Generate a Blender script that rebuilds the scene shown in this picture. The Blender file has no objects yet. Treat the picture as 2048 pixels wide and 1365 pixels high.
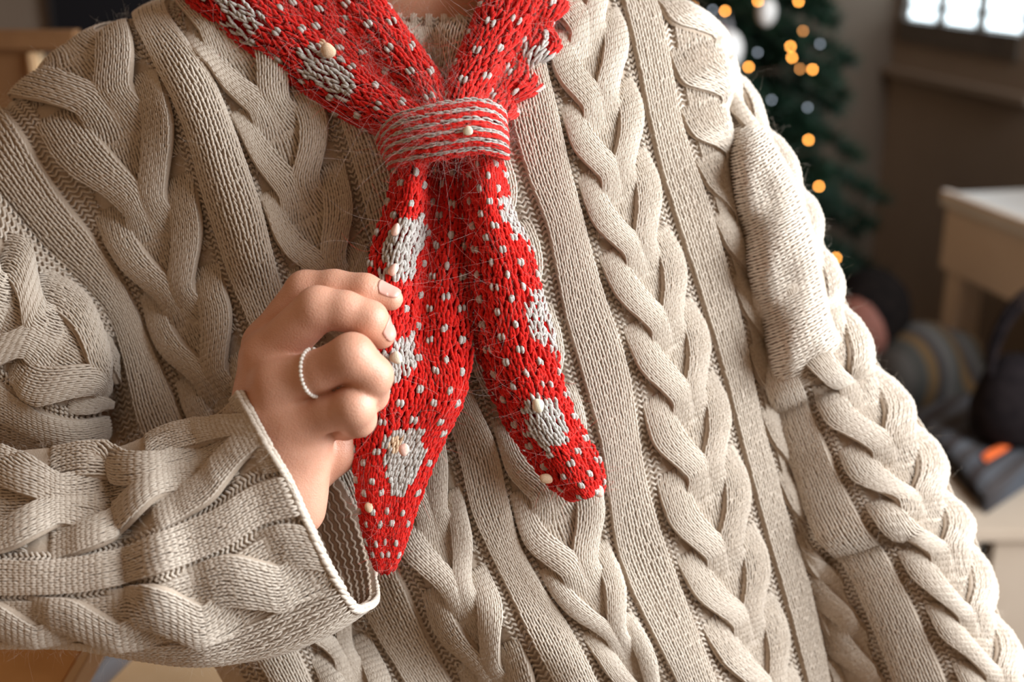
import bpy, bmesh, math, random
import numpy as np
from mathutils import Vector, Matrix

random.seed(7)
rng = np.random.default_rng(7)
scene = bpy.context.scene
C = scene.collection

# ------------------------------------------------------------------ camera
FPX = 2389.0                       # focal length in pixels of the 2048x1365 frame
PITCH = math.radians(19.0)
CAM = np.array([0.0, 0.0, 1.25])
FWD = np.array([0.0, math.cos(PITCH), -math.sin(PITCH)])
UPV = np.array([0.0, math.sin(PITCH), math.cos(PITCH)])
RGT = np.array([1.0, 0.0, 0.0])
cd = bpy.data.cameras.new('camera'); cam = bpy.data.objects.new('camera', cd); C.objects.link(cam)
cd.sensor_width = 36.0; cd.lens = FPX / 2048 * 36.0
cam.location = CAM; cam.rotation_euler = (math.pi / 2 - PITCH, 0, 0)
cd.clip_start = 0.01
cd.dof.use_dof = True; cd.dof.focus_distance = 0.690; cd.dof.aperture_fstop = 4.2
cd.dof.aperture_blades = 0
scene.camera = cam

# ------------------------------------------------------------------ world and light
w = bpy.data.worlds.new('World'); scene.world = w; w.use_nodes = True
bg = w.node_tree.nodes['Background']
bg.inputs[0].default_value = (1.0, 0.63, 0.37, 1); bg.inputs[1].default_value = 0.30

def area(name, loc, target, sx, sy, power, col):
    l = bpy.data.lights.new(name, 'AREA'); l.shape = 'RECTANGLE'; l.size = sx; l.size_y = sy
    l.energy = power; l.color = col
    o = bpy.data.objects.new(name, l); C.objects.link(o); o.location = loc
    d = Vector(target) - Vector(loc)
    o.rotation_euler = d.to_track_quat('-Z', 'Y').to_euler()
    return o
# daylight from the big window in the right-hand wall, beside the camera
area('window_daylight', (1.52, 0.46, 1.60), (0.0, 0.68, 1.0), 1.6, 1.6, 104, (0.91, 0.96, 1.0))
scene.view_settings.view_transform = 'Standard'; scene.view_settings.look = 'None'
scene.view_settings.exposure = 0.04; scene.view_settings.gamma = 1.0
scene.view_settings.use_curve_mapping = False

# ------------------------------------------------------------------ pixel -> place
def unproject(px, py, D):
    """pixel (2048x1365 frame) and axial depth in metres -> world"""
    px = np.asarray(px, float); py = np.asarray(py, float); D = np.asarray(D, float)
    x = (px - 1024.0) / FPX * D; y = -(py - 682.5) / FPX * D
    return CAM + D[..., None] * FWD + x[..., None] * RGT + y[..., None] * UPV

def W(px, py, D):
    return Vector(unproject(np.array(px), np.array(py), np.array(D)))

# ------------------------------------------------------------------ materials
def new_mat(name):
    m = bpy.data.materials.new(name); m.use_nodes = True
    nt = m.node_tree; b = nt.nodes['Principled BSDF']
    return m, nt, b

def nz(nt, scale, detail=3, rough=0.6, coord='Object'):
    tc = nt.nodes.new('ShaderNodeTexCoord'); n = nt.nodes.new('ShaderNodeTexNoise')
    n.inputs['Scale'].default_value = scale; n.inputs['Detail'].default_value = detail
    n.inputs['Roughness'].default_value = rough
    nt.links.new(tc.outputs[coord], n.inputs['Vector'])
    return n

def mat(name, c1, c2=None, scale=20, rough=0.6, bump=0.0, bscale=200, sheen=0, metallic=0, sss=0, spec=None, detail=3):
    m, nt, b = new_mat(name)
    b.inputs['Roughness'].default_value = rough; b.inputs['Metallic'].default_value = metallic
    if spec is not None: b.inputs['Specular IOR Level'].default_value = spec
    n = nz(nt, scale, detail)
    r = nt.nodes.new('ShaderNodeValToRGB')
    r.color_ramp.elements[0].position = 0.35; r.color_ramp.elements[1].position = 0.65
    r.color_ramp.elements[0].color = (*c1, 1); r.color_ramp.elements[1].color = (*(c2 or c1), 1)
    nt.links.new(n.outputs['Fac'], r.inputs['Fac']); nt.links.new(r.outputs['Color'], b.inputs['Base Color'])
    if bump:
        n2 = nz(nt, bscale, 4); bp = nt.nodes.new('ShaderNodeBump')
        bp.inputs['Strength'].default_value = bump; bp.inputs['Distance'].default_value = 0.001
        nt.links.new(n2.outputs['Fac'], bp.inputs['Height']); nt.links.new(bp.outputs['Normal'], b.inputs['Normal'])
    if sheen:
        b.inputs['Sheen Weight'].default_value = sheen; b.inputs['Sheen Roughness'].default_value = 0.5
    if sss:
        b.inputs['Subsurface Weight'].default_value = sss
        b.inputs['Subsurface Radius'].default_value = (0.006, 0.0025, 0.0015); b.inputs['Subsurface Scale'].default_value = 1.0
    return m

def emis(name, col, strength):
    m, nt, b = new_mat(name)
    b.inputs['Base Color'].default_value = (*col, 1)
    b.inputs['Emission Color'].default_value = (*col, 1); b.inputs['Emission Strength'].default_value = strength
    return m

M = {}
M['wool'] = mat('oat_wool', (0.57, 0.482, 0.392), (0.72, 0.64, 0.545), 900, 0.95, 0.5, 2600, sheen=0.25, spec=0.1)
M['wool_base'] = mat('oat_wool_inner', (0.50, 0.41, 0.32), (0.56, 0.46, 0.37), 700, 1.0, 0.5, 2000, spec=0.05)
M['wool_fuzz'] = mat('oat_fuzz', (0.78, 0.70, 0.60), None, 5, 0.9, spec=0.1)
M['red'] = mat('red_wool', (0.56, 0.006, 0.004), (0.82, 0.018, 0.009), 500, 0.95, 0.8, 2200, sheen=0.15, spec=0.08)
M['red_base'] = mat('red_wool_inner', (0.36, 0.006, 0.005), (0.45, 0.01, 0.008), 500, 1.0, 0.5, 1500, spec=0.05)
M['white'] = mat('grey_white_wool', (0.40, 0.36, 0.32), (0.68, 0.65, 0.61), 420, 0.95, 0.8, 2200, sheen=0.15, spec=0.08)
M['beige'] = mat('beige_slub', (0.62, 0.43, 0.28), (0.72, 0.55, 0.38), 300, 0.95, 0.5, 2000, spec=0.1)
M['pink'] = mat('pink_slub', (0.80, 0.50, 0.42), (0.86, 0.60, 0.50), 300, 0.95, 0.5, 2000, spec=0.1)
M['cream'] = mat('cream_slub', (0.74, 0.68, 0.50), (0.80, 0.75, 0.60), 300, 0.95, 0.5, 2000, spec=0.1)
M['mohair'] = mat('pale_mohair', (0.55, 0.42, 0.38), None, 5, 0.8, spec=0.3)
M['red_fuzz'] = mat('red_fuzz', (0.85, 0.06, 0.04), None, 5, 0.8, spec=0.2)
M['nail'] = mat('nail_pink', (0.66, 0.35, 0.28), (0.70, 0.40, 0.33), 60, 0.28, sss=0.1)
M['pearl'] = mat('pearl_white', (0.86, 0.82, 0.74), (0.92, 0.89, 0.84), 300, 0.2)

def skin_mat():
    m, nt, b = new_mat('skin')
    n = nz(nt, 38, 4); r = nt.nodes.new('ShaderNodeValToRGB')
    r.color_ramp.elements[0].position = 0.3; r.color_ramp.elements[1].position = 0.7
    r.color_ramp.elements[0].color = (0.58, 0.29, 0.19, 1); r.color_ramp.elements[1].color = (0.66, 0.365, 0.255, 1)
    nt.links.new(n.outputs['Fac'], r.inputs['Fac']); nt.links.new(r.outputs['Color'], b.inputs['Base Color'])
    b.inputs['Roughness'].default_value = 0.46
    b.inputs['Subsurface Weight'].default_value = 0.18
    b.inputs['Subsurface Radius'].default_value = (0.006, 0.002, 0.001); b.inputs['Subsurface Scale'].default_value = 0.7
    v = nt.nodes.new('ShaderNodeTexVoronoi'); v.inputs['Scale'].default_value = 950
    tc = nt.nodes.new('ShaderNodeTexCoord'); nt.links.new(tc.outputs['Object'], v.inputs['Vector'])
    n2 = nz(nt, 160, 4); mx = nt.nodes.new('ShaderNodeMath'); mx.operation = 'ADD'
    nt.links.new(v.outputs['Distance'], mx.inputs[0]); nt.links.new(n2.outputs['Fac'], mx.inputs[1])
    bp = nt.nodes.new('ShaderNodeBump'); bp.inputs['Strength'].default_value = 0.22; bp.inputs['Distance'].default_value = 0.0006
    nt.links.new(mx.outputs[0], bp.inputs['Height']); nt.links.new(bp.outputs['Normal'], b.inputs['Normal'])
    return m
M['skin'] = skin_mat()

# ------------------------------------------------------------------ object helpers
def tag(o, label=None, cat=None, group=None, kind=None):
    if label: o['label'] = label
    if cat: o['category'] = cat
    if group: o['group'] = group
    if kind: o['kind'] = kind
    return o

def empty(name, loc, label=None, cat=None, group=None):
    o = bpy.data.objects.new(name, None); C.objects.link(o); o.location = loc
    o.empty_display_size = 0.02
    return tag(o, label, cat, group)

def wt(o):
    """world translation of an object (nothing here is rotated above mesh level)"""
    t = Vector(o.location)
    if o.parent is not None: t = wt(o.parent) + o.matrix_parent_inverse.to_translation() + t
    return t

def link(name, me, parent=None, mats=()):
    """object whose mesh is given in world coordinates"""
    o = bpy.data.objects.new(name, me); C.objects.link(o)
    for m in mats: me.materials.append(m)
    if parent is not None:
        o.parent = parent; o.matrix_parent_inverse = Matrix.Translation(-wt(parent))
    return o

class MB:
    """numpy mesh collector"""
    def __init__(self): self.v = []; self.f4 = []; self.f3 = []; self.m4 = []; self.m3 = []; self.n = 0
    def add(self, verts, quads=None, tris=None, mi=0):
        verts = np.asarray(verts, float).reshape(-1, 3)
        self.v.append(verts)
        if quads is not None and len(quads):
            q = np.asarray(quads, int).reshape(-1, 4) + self.n; self.f4.append(q)
            self.m4.append(np.broadcast_to(np.asarray(mi), (len(q),)))
        if tris is not None and len(tris):
            t = np.asarray(tris, int).reshape(-1, 3) + self.n; self.f3.append(t)
            self.m3.append(np.broadcast_to(np.asarray(mi), (len(t),)))
        self.n += len(verts)
    def mesh(self, name, smooth=True):
        me = bpy.data.meshes.new(name)
        V = np.concatenate(self.v) if self.v else np.zeros((0, 3))
        Q = np.concatenate(self.f4) if self.f4 else np.zeros((0, 4), int)
        T = np.concatenate(self.f3) if self.f3 else np.zeros((0, 3), int)
        mi = np.concatenate(self.m4 + self.m3) if (self.m4 or self.m3) else np.zeros(0, int)
        me.vertices.add(len(V)); me.vertices.foreach_set('co', V.astype(np.float32).ravel())
        nl = len(Q) * 4 + len(T) * 3
        me.loops.add(nl); me.loops.foreach_set('vertex_index', np.concatenate([Q.ravel(), T.ravel()]).astype(np.int32))
        me.polygons.add(len(Q) + len(T))
        ls = np.concatenate([np.arange(len(Q)) * 4, len(Q) * 4 + np.arange(len(T)) * 3]).astype(np.int32)
        me.polygons.foreach_set('loop_start', ls)
        me.polygons.foreach_set('material_index', mi.astype(np.int32))
        me.polygons.foreach_set('use_smooth', np.full(len(Q) + len(T), smooth))
        me.update(calc_edges=True); me.validate()
        return me
    def build(self, name, mats, parent=None, smooth=True):
        return link(name, self.mesh(name, smooth), parent, mats)

def grid_quads(nu, nv, wrap=False):
    i, j = np.meshgrid(np.arange(nu - 1), np.arange(nv - 1), indexing='ij')
    a = i * nv + j
    return np.stack([a, a + 1, a + nv + 1, a + nv], -1).reshape(-1, 4)

def tubes(mb, cen, rad, nrm, sides=6, mi=0, cap=False):
    """cen (S,K,3) centre lines, rad (S,K) or (S,K,2), nrm (S,K,3)"""
    cen = np.asarray(cen, float); S, K, _ = cen.shape
    T = np.gradient(cen, axis=1); T /= np.linalg.norm(T, axis=2, keepdims=True) + 1e-12
    sd = np.cross(T, nrm); sd /= np.linalg.norm(sd, axis=2, keepdims=True) + 1e-12
    up = np.cross(sd, T)
    ph = np.arange(sides) / sides * 2 * np.pi
    rad = np.asarray(rad, float)
    ra, rb = (rad, rad) if rad.ndim == 2 else (rad[..., 0], rad[..., 1])
    V = cen[:, :, None, :] + ra[:, :, None, None] * np.cos(ph)[None, None, :, None] * sd[:, :, None, :] \
        + rb[:, :, None, None] * np.sin(ph)[None, None, :, None] * up[:, :, None, :]
    s, k, p = np.meshgrid(np.arange(S), np.arange(K - 1), np.arange(sides), indexing='ij')
    base = s * K * sides
    p2 = (p + 1) % sides
    a = base + k * sides + p; b = base + k * sides + p2; c = base + (k + 1) * sides + p2; d = base + (k + 1) * sides + p
    Q = np.stack([a, b, c, d], -1).reshape(-1, 4)
    if np.ndim(mi): mi = np.repeat(np.asarray(mi), (K - 1) * sides)
    mb.add(V, Q, mi=mi)

# ------------------------------------------------------------------ interpolation
def pchip(x, Y, xq):
    """monotone cubic, Y (n, ...), returns (len(xq), ...)"""
    x = np.asarray(x, float); Y = np.asarray(Y, float); xq = np.asarray(xq, float)
    h = np.diff(x); hs = h.reshape((-1,) + (1,) * (Y.ndim - 1))
    d = np.diff(Y, axis=0) / hs
    m = np.zeros_like(Y)
    if len(x) > 2:
        w1 = 2 * hs[1:] + hs[:-1]; w2 = hs[1:] + 2 * hs[:-1]
        same = d[:-1] * d[1:] > 0
        with np.errstate(divide='ignore', invalid='ignore'):
            mm = (w1 + w2) / (w1 / d[:-1] + w2 / d[1:])
        m[1:-1] = np.where(same, mm, 0)
    m[0] = d[0]; m[-1] = d[-1]
    k = np.clip(np.searchsorted(x, xq) - 1, 0, len(x) - 2)
    hk = h[k]; t = (xq - x[k]) / hk
    sh = (-1,) + (1,) * (Y.ndim - 1)
    t = t.reshape(sh); hk = hk.reshape(sh)
    h00 = 2 * t**3 - 3 * t**2 + 1; h10 = t**3 - 2 * t**2 + t; h01 = -2 * t**3 + 3 * t**2; h11 = t**3 - t**2
    r = h00 * Y[k] + h10 * hk * m[k] + h01 * Y[k + 1] + h11 * hk * m[k + 1]
    lo = xq < x[0]; hi = xq > x[-1]
    if lo.any(): r[lo] = Y[0] + (xq[lo] - x[0]).reshape(sh) * m[0]
    if hi.any(): r[hi] = Y[-1] + (xq[hi] - x[-1]).reshape(sh) * m[-1]
    return r

def smooth1(A, axis, it):
    for _ in range(it):
        B = np.swapaxes(A, 0, axis).copy()
        B[1:-1] = 0.25 * B[:-2] + 0.5 * B[1:-1] + 0.25 * B[2:]
        A = np.swapaxes(B, 0, axis)
    return A

class Sheet:
    """a knitted surface: u counts wales, v counts rows"""
    def __init__(self, ug, vs, CP, post=None, su=4, sv=6, flip=False):
        # CP (guides, stations, 3): px, py, depth in mm
        self.u0, self.u1, self.v0, self.v1 = ug[0], ug[-1], vs[0], vs[-1]
        self.r = 2
        nu = int(round((self.u1 - self.u0) * self.r)) + 1; nv = int(round((self.v1 - self.v0) * self.r)) + 1
        uq = np.linspace(self.u0, self.u1, nu); vq = np.linspace(self.v0, self.v1, nv)
        A = pchip(vs, np.swapaxes(np.asarray(CP, float), 0, 1), vq)      # (nv, guides, 3)
        A = pchip(ug, np.swapaxes(A, 0, 1), uq)                          # (nu, nv, 3)
        A = smooth1(smooth1(A, 0, su), 1, sv)
        if post: A = post(A)
        self.pix = A
        self.P = unproject(A[..., 0], A[..., 1], A[..., 2] / 1000.0)
        Pu = np.gradient(self.P, axis=0); Pv = np.gradient(self.P, axis=1)
        N = -np.cross(Pu, Pv); N = smooth1(smooth1(N / (np.linalg.norm(N, axis=2, keepdims=True) + 1e-12), 0, 2), 1, 2)
        self.N = N / (np.linalg.norm(N, axis=2, keepdims=True) + 1e-12)
        if flip: self.N = -self.N
        self.su_ = (self.u1 - self.u0) / (nu - 1); self.sv_ = (self.v1 - self.v0) / (nv - 1)
        self.nu, self.nv = nu, nv
    def _bil(self, G, u, v):
        a = np.clip((u - self.u0) / self.su_, 0, self.nu - 1.001); b = np.clip((v - self.v0) / self.sv_, 0, self.nv - 1.001)
        i = a.astype(int); j = b.astype(int); fa = (a - i)[..., None]; fb = (b - j)[..., None]
        return (G[i, j] * (1 - fa) + G[i + 1, j] * fa) * (1 - fb) + (G[i, j + 1] * (1 - fa) + G[i + 1, j + 1] * fa) * fb
    def ev(self, u, v, H):
        """H in mm along the normal"""
        u = np.asarray(u, float); v = np.asarray(v, float)
        n = self._bil(self.N, u, v)
        return self._bil(self.P, u, v) + n * (np.asarray(H) / 1000.0)[..., None], n
    def px(self, u, v): return self._bil(self.pix, np.asarray(u, float), np.asarray(v, float))
    def find_v(self, x, y, u):
        vv = np.linspace(self.v0, self.v1, 800); p = self.px(np.full(800, u), vv)
        return vv[np.argmin((p[:, 0] - x)**2 + (p[:, 1] - y)**2)]

MARG = 110
def inframe(p, m=MARG):
    return (p[..., 0] > -m) & (p[..., 0] < 2048 + m) & (p[..., 1] > -m) & (p[..., 1] < 1365 + m)

# leg of a V stitch: offsets in wales, rows and mm
LEG_T = np.array([0.0, 0.3, 0.65, 1.0])
def stitches(mb, sheet, mp, ul, vl, wale_mm=3.4, mi=0, fat=1.0, lift=0.0, jit=0.04, sides=5, margin=MARG, block=False):
    """V stitches at local coordinates (ul, vl); mp maps local (u, v) -> (u, H mm)"""
    ul = np.asarray(ul, float).ravel(); vl = np.asarray(vl, float).ravel()
    uu, _ = mp(ul, vl)
    keep = inframe(sheet.px(uu, vl), margin) & (vl > sheet.v0 + 0.6) & (vl < sheet.v1 - 0.6)
    if np.ndim(mi): mi = np.asarray(mi).ravel()[keep]
    ul = ul[keep]; vl = vl[keep]
    if len(ul) == 0: return
    S = len(ul)
    for sgn in (-1, 1):
        ju = rng.normal(0, jit, (S, 1)); jv = rng.normal(0, jit, (S, 1)); jr = 1 + rng.normal(0, 0.07, (S, 1))
        du = sgn * np.array([0.10, 0.20, 0.29, 0.31])[None] + ju
        if block: du = sgn * np.array([0.17, 0.19, 0.19, 0.17])[None] + ju
        dv = np.array([0.74, 0.28, -0.28, -0.80])[None] + jv
        if block: dv = dv * 0.74
        hh = np.array([-0.09, 0.11, 0.18, -0.02])[None] * wale_mm * np.ones((S, 1)) + lift
        U, H = mp(ul[:, None] + du, vl[:, None] + dv)
        cen, n = sheet.ev(U, vl[:, None] + dv, H + hh)
        ra = np.array([0.14, 0.205, 0.215, 0.15])[None] * jr * wale_mm * fat / 1000
        tubes(mb, cen, ra, n, sides, mi)

def ribbon(mb, sheet, mp, ua, ub, va, vb, drop, mi=0, edge=1.6):
    """backing surface of a panel, drop mm below the stitches, edges turned down"""
    un = np.concatenate([[ua], np.linspace(ua, ub, max(3, int(round(ub - ua)) + 1)), [ub]])
    vn = np.arange(va, vb + 0.5, 1.0)
    U, Vv = np.meshgrid(un, vn, indexing='ij')
    u2, H = mp(U, Vv); H = H - drop
    H[0] -= edge * 2; H[-1] -= edge * 2
    P, _ = sheet.ev(u2, Vv, H)
    mb.add(P, grid_quads(len(un), len(vn))[:, ::-1], mi=mi)

class Knit:
    """one piece of the sweater: base fabric plus panels that become child objects"""
    def __init__(self, sheet, part): self.s = sheet; self.part = part; self.panels = []
    def rows(self, va=None, vb=None):
        s = self.s
        return np.arange((va if va is not None else s.v0) + 0.5, (vb if vb is not None else s.v1) - 0.5, 1.0)
    def rib(self, ua, ub, H0=2.2, bulge=1.3, name='rib_panel', wale_mm=3.4, va=None, vb=None):
        s = self.s; mb = MB(); n = max(1, int(round(ub - ua))); wd = (ub - ua) / n; c = (ua + ub) / 2; hw = (ub - ua) / 2
        def mp(u, v):
            t = np.clip((u - c) / hw, -1.1, 1.1)
            return u, H0 + bulge * (1 - np.abs(t)**2.5)
        cols = ua + (np.arange(n) + 0.5) * wd
        U, V = np.meshgrid(cols, self.rows(va, vb), indexing='ij')
        ribbon(mb, s, mp, ua - 0.1, ub + 0.1, va if va is not None else s.v0, vb if vb is not None else s.v1, 1.0, 1)
        stitches(mb, s, mp, U, V, wale_mm * wd)
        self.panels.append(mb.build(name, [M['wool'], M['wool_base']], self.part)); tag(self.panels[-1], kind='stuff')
        return mp
    def purl(self, ua, ub, H0=-1.1, name='purl_gap'):
        s = self.s; mb = MB(); n = max(5, int((ub - ua) * 5.5)); R = self.rows()
        un = np.linspace(ua - 0.6, ub + 0.6, n)
        U, V = np.meshgrid(un, R, indexing='xy')
        ph = rng.normal(0, 0.25, (len(R), 1))
        Vw = V + 0.30 * np.sin(2 * np.pi * (U - ua) / max(1.0, (ub - ua) / round(max(1, (ub - ua) / 1.35))) + ph) + rng.normal(0, 0.05, (len(R), 1))
        H = H0 + 0.5 * np.cos(2 * np.pi * (U - ua) / 1.35)
        k = inframe(s.px(U[:, n // 2], V[:, n // 2]))
        if k.sum():
            cen, nn = s.ev(U[k], Vw[k], H[k])
            tubes(mb, cen, np.full(cen.shape[:2], 0.00088), nn, 4)
            self.panels.append(mb.build(name, [M['wool']], self.part)); tag(self.panels[-1], kind='stuff')
    def cable(self, ua, ub, cross, H0=1.2, h=3.9, fade=None, name='cable', sharp=0.9, wale_mm=3.4, half=0, prof=1.8, steps=None):
        """horseshoe cable: in each half the outer strand crosses over towards the middle at the listed pixels"""
        s = self.s; Wc = ub - ua
        cv = sorted(s.find_v(x, y, (ua + ub) / 2) for x, y in cross)
        gap = np.mean(np.diff(cv)) if len(cv) > 1 else 13.0
        while cv[0] > s.v0 - gap: cv.insert(0, cv[0] - gap)
        while cv[-1] < s.v1 + gap: cv.append(cv[-1] + gap)
        cv = np.array(cv)
        phase = lambda v: np.pi * np.interp(v, cv, np.arange(len(cv))) + np.pi * 0.93
        if True:                                            # plain knit ground seen between the strands
            mb = MB(); cu = (ua + ub) / 2; hg = Wc * (0.24 if not half else 0.46); ng = max(2, int(round(2 * hg))); wg = 2 * hg / ng
            gm = lambda u, v: (u, H0 - 0.9 + 0.5 * np.cos((u - cu) / hg * 1.2))
            ribbon(mb, s, gm, cu - hg, cu + hg, s.v0, s.v1, 1.0, 1, 0.8)
            U, V = np.meshgrid(cu - hg + (np.arange(ng) + 0.5) * wg, self.rows(), indexing='ij')
            stitches(mb, s, gm, U, V, wale_mm * wg, sides=4)
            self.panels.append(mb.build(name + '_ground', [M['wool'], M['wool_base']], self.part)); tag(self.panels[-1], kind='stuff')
        a = Wc / 8 if not half else Wc / 4
        for hi in range(2 if not half else 1):
            uc = ua + Wc * (0.25 + 0.5 * hi) if not half else (ua + ub) / 2
            inward = (1 if hi == 0 else -1) if not half else half
            for st in range(2):
                mb = MB()
                sw = 2 * a * 1.62; wn = max(2, int(round(sw))); ww = sw / wn; hw = wn * ww / 2
                def mp(u, v, st=st, uc=uc, inward=inward, hw=hw):
                    f = np.mod((phase(v) + st * np.pi) / np.pi, 2.0)      # 0..1 sweeping in over the top, 1..2 returning behind
                    e = np.where(f < 1, 0.5 - 0.5 * np.cos(np.pi * np.clip(f, 0, 1)**1.55), 0.5 + 0.5 * np.cos(np.pi * np.clip(f - 1, 0, 1)**1.15))
                    x = 1.06 - 2.36 * e if not half else 1.0 - 2.0 * e
                    t = np.clip(u / hw, -1.05, 1.05)
                    zz = np.interp(f, [0, .18, .5, .95, 1.2, 1.5, 1.85, 2.0], [-.25, .55, 1.0, .92, .2, -.7, -.85, -.25])
                    pr_ = np.interp(f, [0, .5, 1.0, 1.35, 1.8, 2.0], [1.0, 1.0, 1.0, .35, .6, 1.0])
                    z = H0 + h * zz + prof * pr_ * (1 - np.abs(t)**2.2)
                    sq = np.interp(f, [0, .45, .85, 1.0, 1.15, 1.4, 1.7, 2.0], [.86, .92, .80, .66, .78, 1.12, 1.0, .86])
                    if fade: z = 1.0 + (z - 1.0) * np.clip((s.v1 - v) / fade, 0.12, 1)
                    return uc + inward * (-a * x) + u * sq, z
                cols = -hw + (np.arange(wn) + 0.5) * ww
                U, V = np.meshgrid(cols, self.rows(), indexing='ij')
                U = U.ravel(); V = V.ravel()
                fm = np.mod(phase(V) / np.pi + st, 2.0); vis = ~((fm > 1.62) & (fm < 1.86))
                ribbon(mb, s, mp, -hw, hw, s.v0, s.v1, 1.0, 1, 1.2)
                stitches(mb, s, mp, U[vis], V[vis], wale_mm * ww, sides=4)
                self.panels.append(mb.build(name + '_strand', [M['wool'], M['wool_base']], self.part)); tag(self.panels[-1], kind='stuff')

def base_mesh(sheet, H=-2.4, step=2, margin=600):
    mb = MB()
    P = sheet.P[::step, ::step] + sheet.N[::step, ::step] * H / 1000
    mb.add(P, grid_quads(P.shape[0], P.shape[1])[:, ::-1])
    return mb

def seg_bump(A, x0, y0, x1, y1, wid, amp, soft=0.25):
    """gaussian ridge (amp<0 = towards the viewer) along a pixel segment"""
    dx, dy = x1 - x0, y1 - y0; L = math.hypot(dx, dy)
    t = ((A[..., 0] - x0) * dx + (A[..., 1] - y0) * dy) / L**2
    tc = np.clip(t, 0, 1)
    d2 = (A[..., 0] - x0 - tc * dx)**2 + (A[..., 1] - y0 - tc * dy)**2
    A[..., 2] += amp * np.exp(-d2 / wid**2)

def wrap_edge(A, p0, ang, k, L, R, sel=None):
    """roll the sheet over a silhouette line through p0; inward normal at angle ang (deg)"""
    n = np.array([math.cos(math.radians(ang)), math.sin(math.radians(ang))]); e = np.array([n[1], -n[0]])
    dx = A[..., 0] - p0[0]; dy = A[..., 1] - p0[1]
    a = dx * e[0] + dy * e[1]; b = dx * n[0] + dy * n[1]
    bs = -k * (1 - np.clip(a / L, -1.6, 1.6)**2)
    s = b - bs
    th = np.clip((R - s) / R, 0, 2.6)
    s2 = np.where(s < R, R * (1 - np.sin(th)), s)
    m = (np.abs(a) < L * 2.2) if sel is None else sel
    ds = np.where(m, s2 - s, 0)
    A[..., 0] += ds * n[0]; A[..., 1] += ds * n[1]
    A[..., 2] += np.where(m & (s < R), R * 0.30 * (1 - np.cos(th)), 0)

# ================================================================== SWEATER
sweater = empty('sweater', W(950, 1500, 0.78), 'oatmeal chunky cable-knit wool sweater worn by the person holding the red scarf', 'sweater')

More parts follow.
